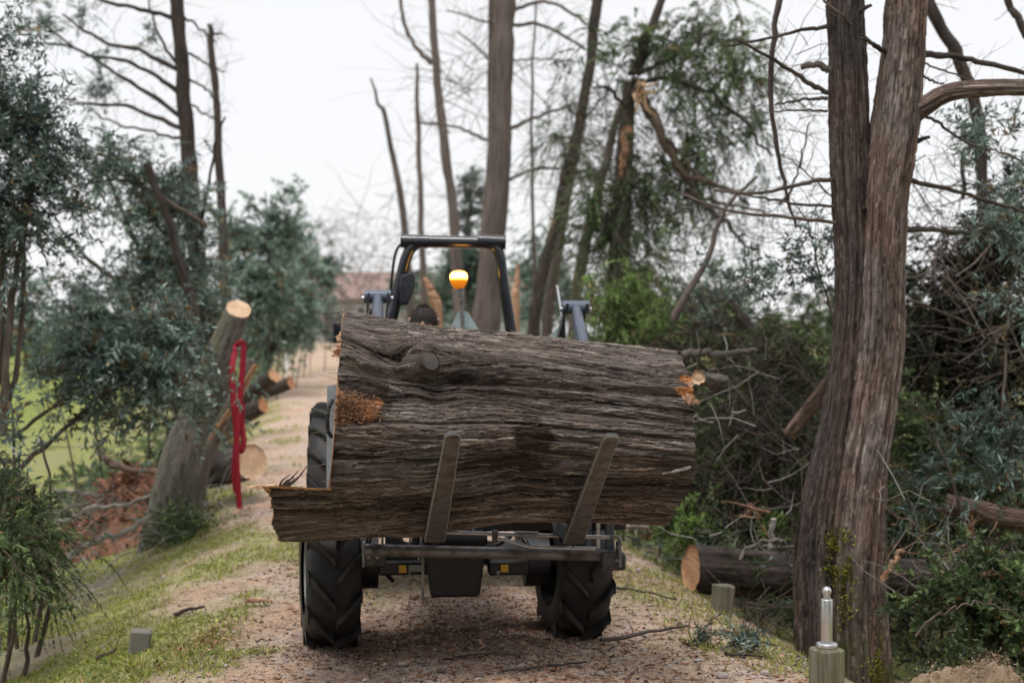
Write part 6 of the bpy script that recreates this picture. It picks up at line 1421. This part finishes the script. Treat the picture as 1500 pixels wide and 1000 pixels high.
# single stones that can be told apart
base = None
for px, py, s in ((1022, 968, .035), (1205, 985, .05), (1058, 990, .04), (880, 985, .028), (765, 975, .03), (700, 995, .03), (990, 905, .03), (935, 835, .035), (240, 846, .04), (330, 975, .03), (455, 985, .026), (590, 972, .03), (1120, 985, .035), (1150, 905, .03)):
    y = 8.0
    for _ in range(30): x = (px - 750) / FPX * y; y = .5 * y + .5 * (CAMZ - gz(x, y) - .01) * FPX / (py - 490)
    p = np.array([x, y, gz(x, y)])
    if base is None:
        th = np.linspace(0, 2 * np.pi, 12, endpoint=False); ph = np.linspace(.02, 3.12, 8); v = np.array([[math.sin(a) * math.cos(b), math.sin(a) * math.sin(b), math.cos(a)] for a in ph for b in th])
        v = v * (.7 + .7 * fbm(v[:, 0] * 1.6 + 5, v[:, 1] * 1.6, v[:, 2] * 1.6, 4))[:, None] * [1.2, .9, .65]
        o = base = MB().add(v, [[i * 12 + j, (i + 1) * 12 + j, (i + 1) * 12 + (j + 1) % 12, i * 12 + (j + 1) % 12] for i in range(7) for j in range(12)], tone=.62).build('stone', M['pebble'], None, False)
    else: o = base.copy(); COL.objects.link(o)
    o.location = tuple(p + [0, 0, s * .3]); o.scale = (s * .6, s * .6, s * .55); o.rotation_euler = (0, 0, float(rnd(0, 6.28)))
    tag(o, 'small pale stone lying loose on the track surface', 'stone', 'loose stones on the track')

def heap_litter(name, lab, spots, n, mat, L0, L1, flat=.35):
    """drifts of chips and crumbs lying round the tyres and along the ruts"""
    k = RNG.integers(0, len(spots), n); S = np.array(spots); x = S[k, 0] + RNG.normal(size=n) * S[k, 2]; y = S[k, 1] + RNG.normal(size=n) * S[k, 3]
    z = ground_z(x, y) + .004 + RNG.random(n) * .012; d = nrm(RNG.normal(size=(n, 3)) * [1, 1, flat]); L = L0 + (L1 - L0) * RNG.random(n) ** 2.5
    mb = MB(); leaves(mb, np.stack([x, y, z], 1), d, L, L * rnd(.15, .6, n), RNG.random(n), .25); kind(mb.build(name, M[mat]), 'stuff', lab)
heap_litter('wood_chips', 'drifts of fresh orange chips around the tyres', [(-.7, 6.6, .5, .4), (.2, 6.4, .5, .5), (-.2, 7.6, .4, .5), (-1.55, 7.2, .12, .15), (.4, 5.2, .5, .5), (-.5, 5.2, .4, .5), (-2.2, 12, .5, 1.5)], 6000, 'chip', .006, .04)
heap_litter('bark_litter', 'dark bark crumbs and dead leaves on the track', [(-.3, 5.6, .9, .8), (.3, 6.9, .6, .5), (-.9, 7.4, .4, .6), (1.0, 6.6, .4, .6), (-1.6, 6.4, .5, .8)], 2500, 'bark_bit', .005, .03)

# unseen leaf mass added beside and behind the viewer to shade the log front
def added_shade_trees():
    mb = MB(); n = 5200; side = RNG.random(n)
    x = np.where(side < .3, rnd(-16, -5.5, n), np.where(side < .6, rnd(5.5, 16, n), rnd(-16, 16, n))); y = np.where(side < .6, rnd(-9, 1.5, n), rnd(-13, -5, n))
    hgt = 3.9 + 2.9 * fbm(x * .25, y * .25, 0, 6, 2); z = ground_z(x, y, False) + RNG.random(n) ** .8 * hgt
    c = np.stack([x, y, z], 1); k = 7
    p = (c[:, None] + RNG.normal(size=(n, k, 3)) * .35).reshape(-1, 3); d = RNG.normal(size=(n * k, 3)) + [0, 0, -.2]
    leaves(mb, p, d, rnd(.2, .5, n * k), rnd(.08, .2, n * k), RNG.random(n * k))
    g = np.stack([x, y, ground_z(x, y, False) - .1], 1)[::60]; twigs(mb, g, g + [0, 0, 7.], .12, .03)
    o = mb.build('added_shade_trees', M['cedar_cool']); kind(o, 'stuff', 'unseen wood added around the viewer to shade the log')
added_shade_trees()

heap_litter('bark_litter', 'dark crumbs between the front tyres standing in for shade', [(-.35, 6.9, .28, .35), (.1, 6.75, .25, .3), (-.75, 6.75, .2, .2), (-.1, 7.7, .4, .4)], 9000, 'bark_bit', .004, .022)  # dark colour added here to deepen the shade below the tractor
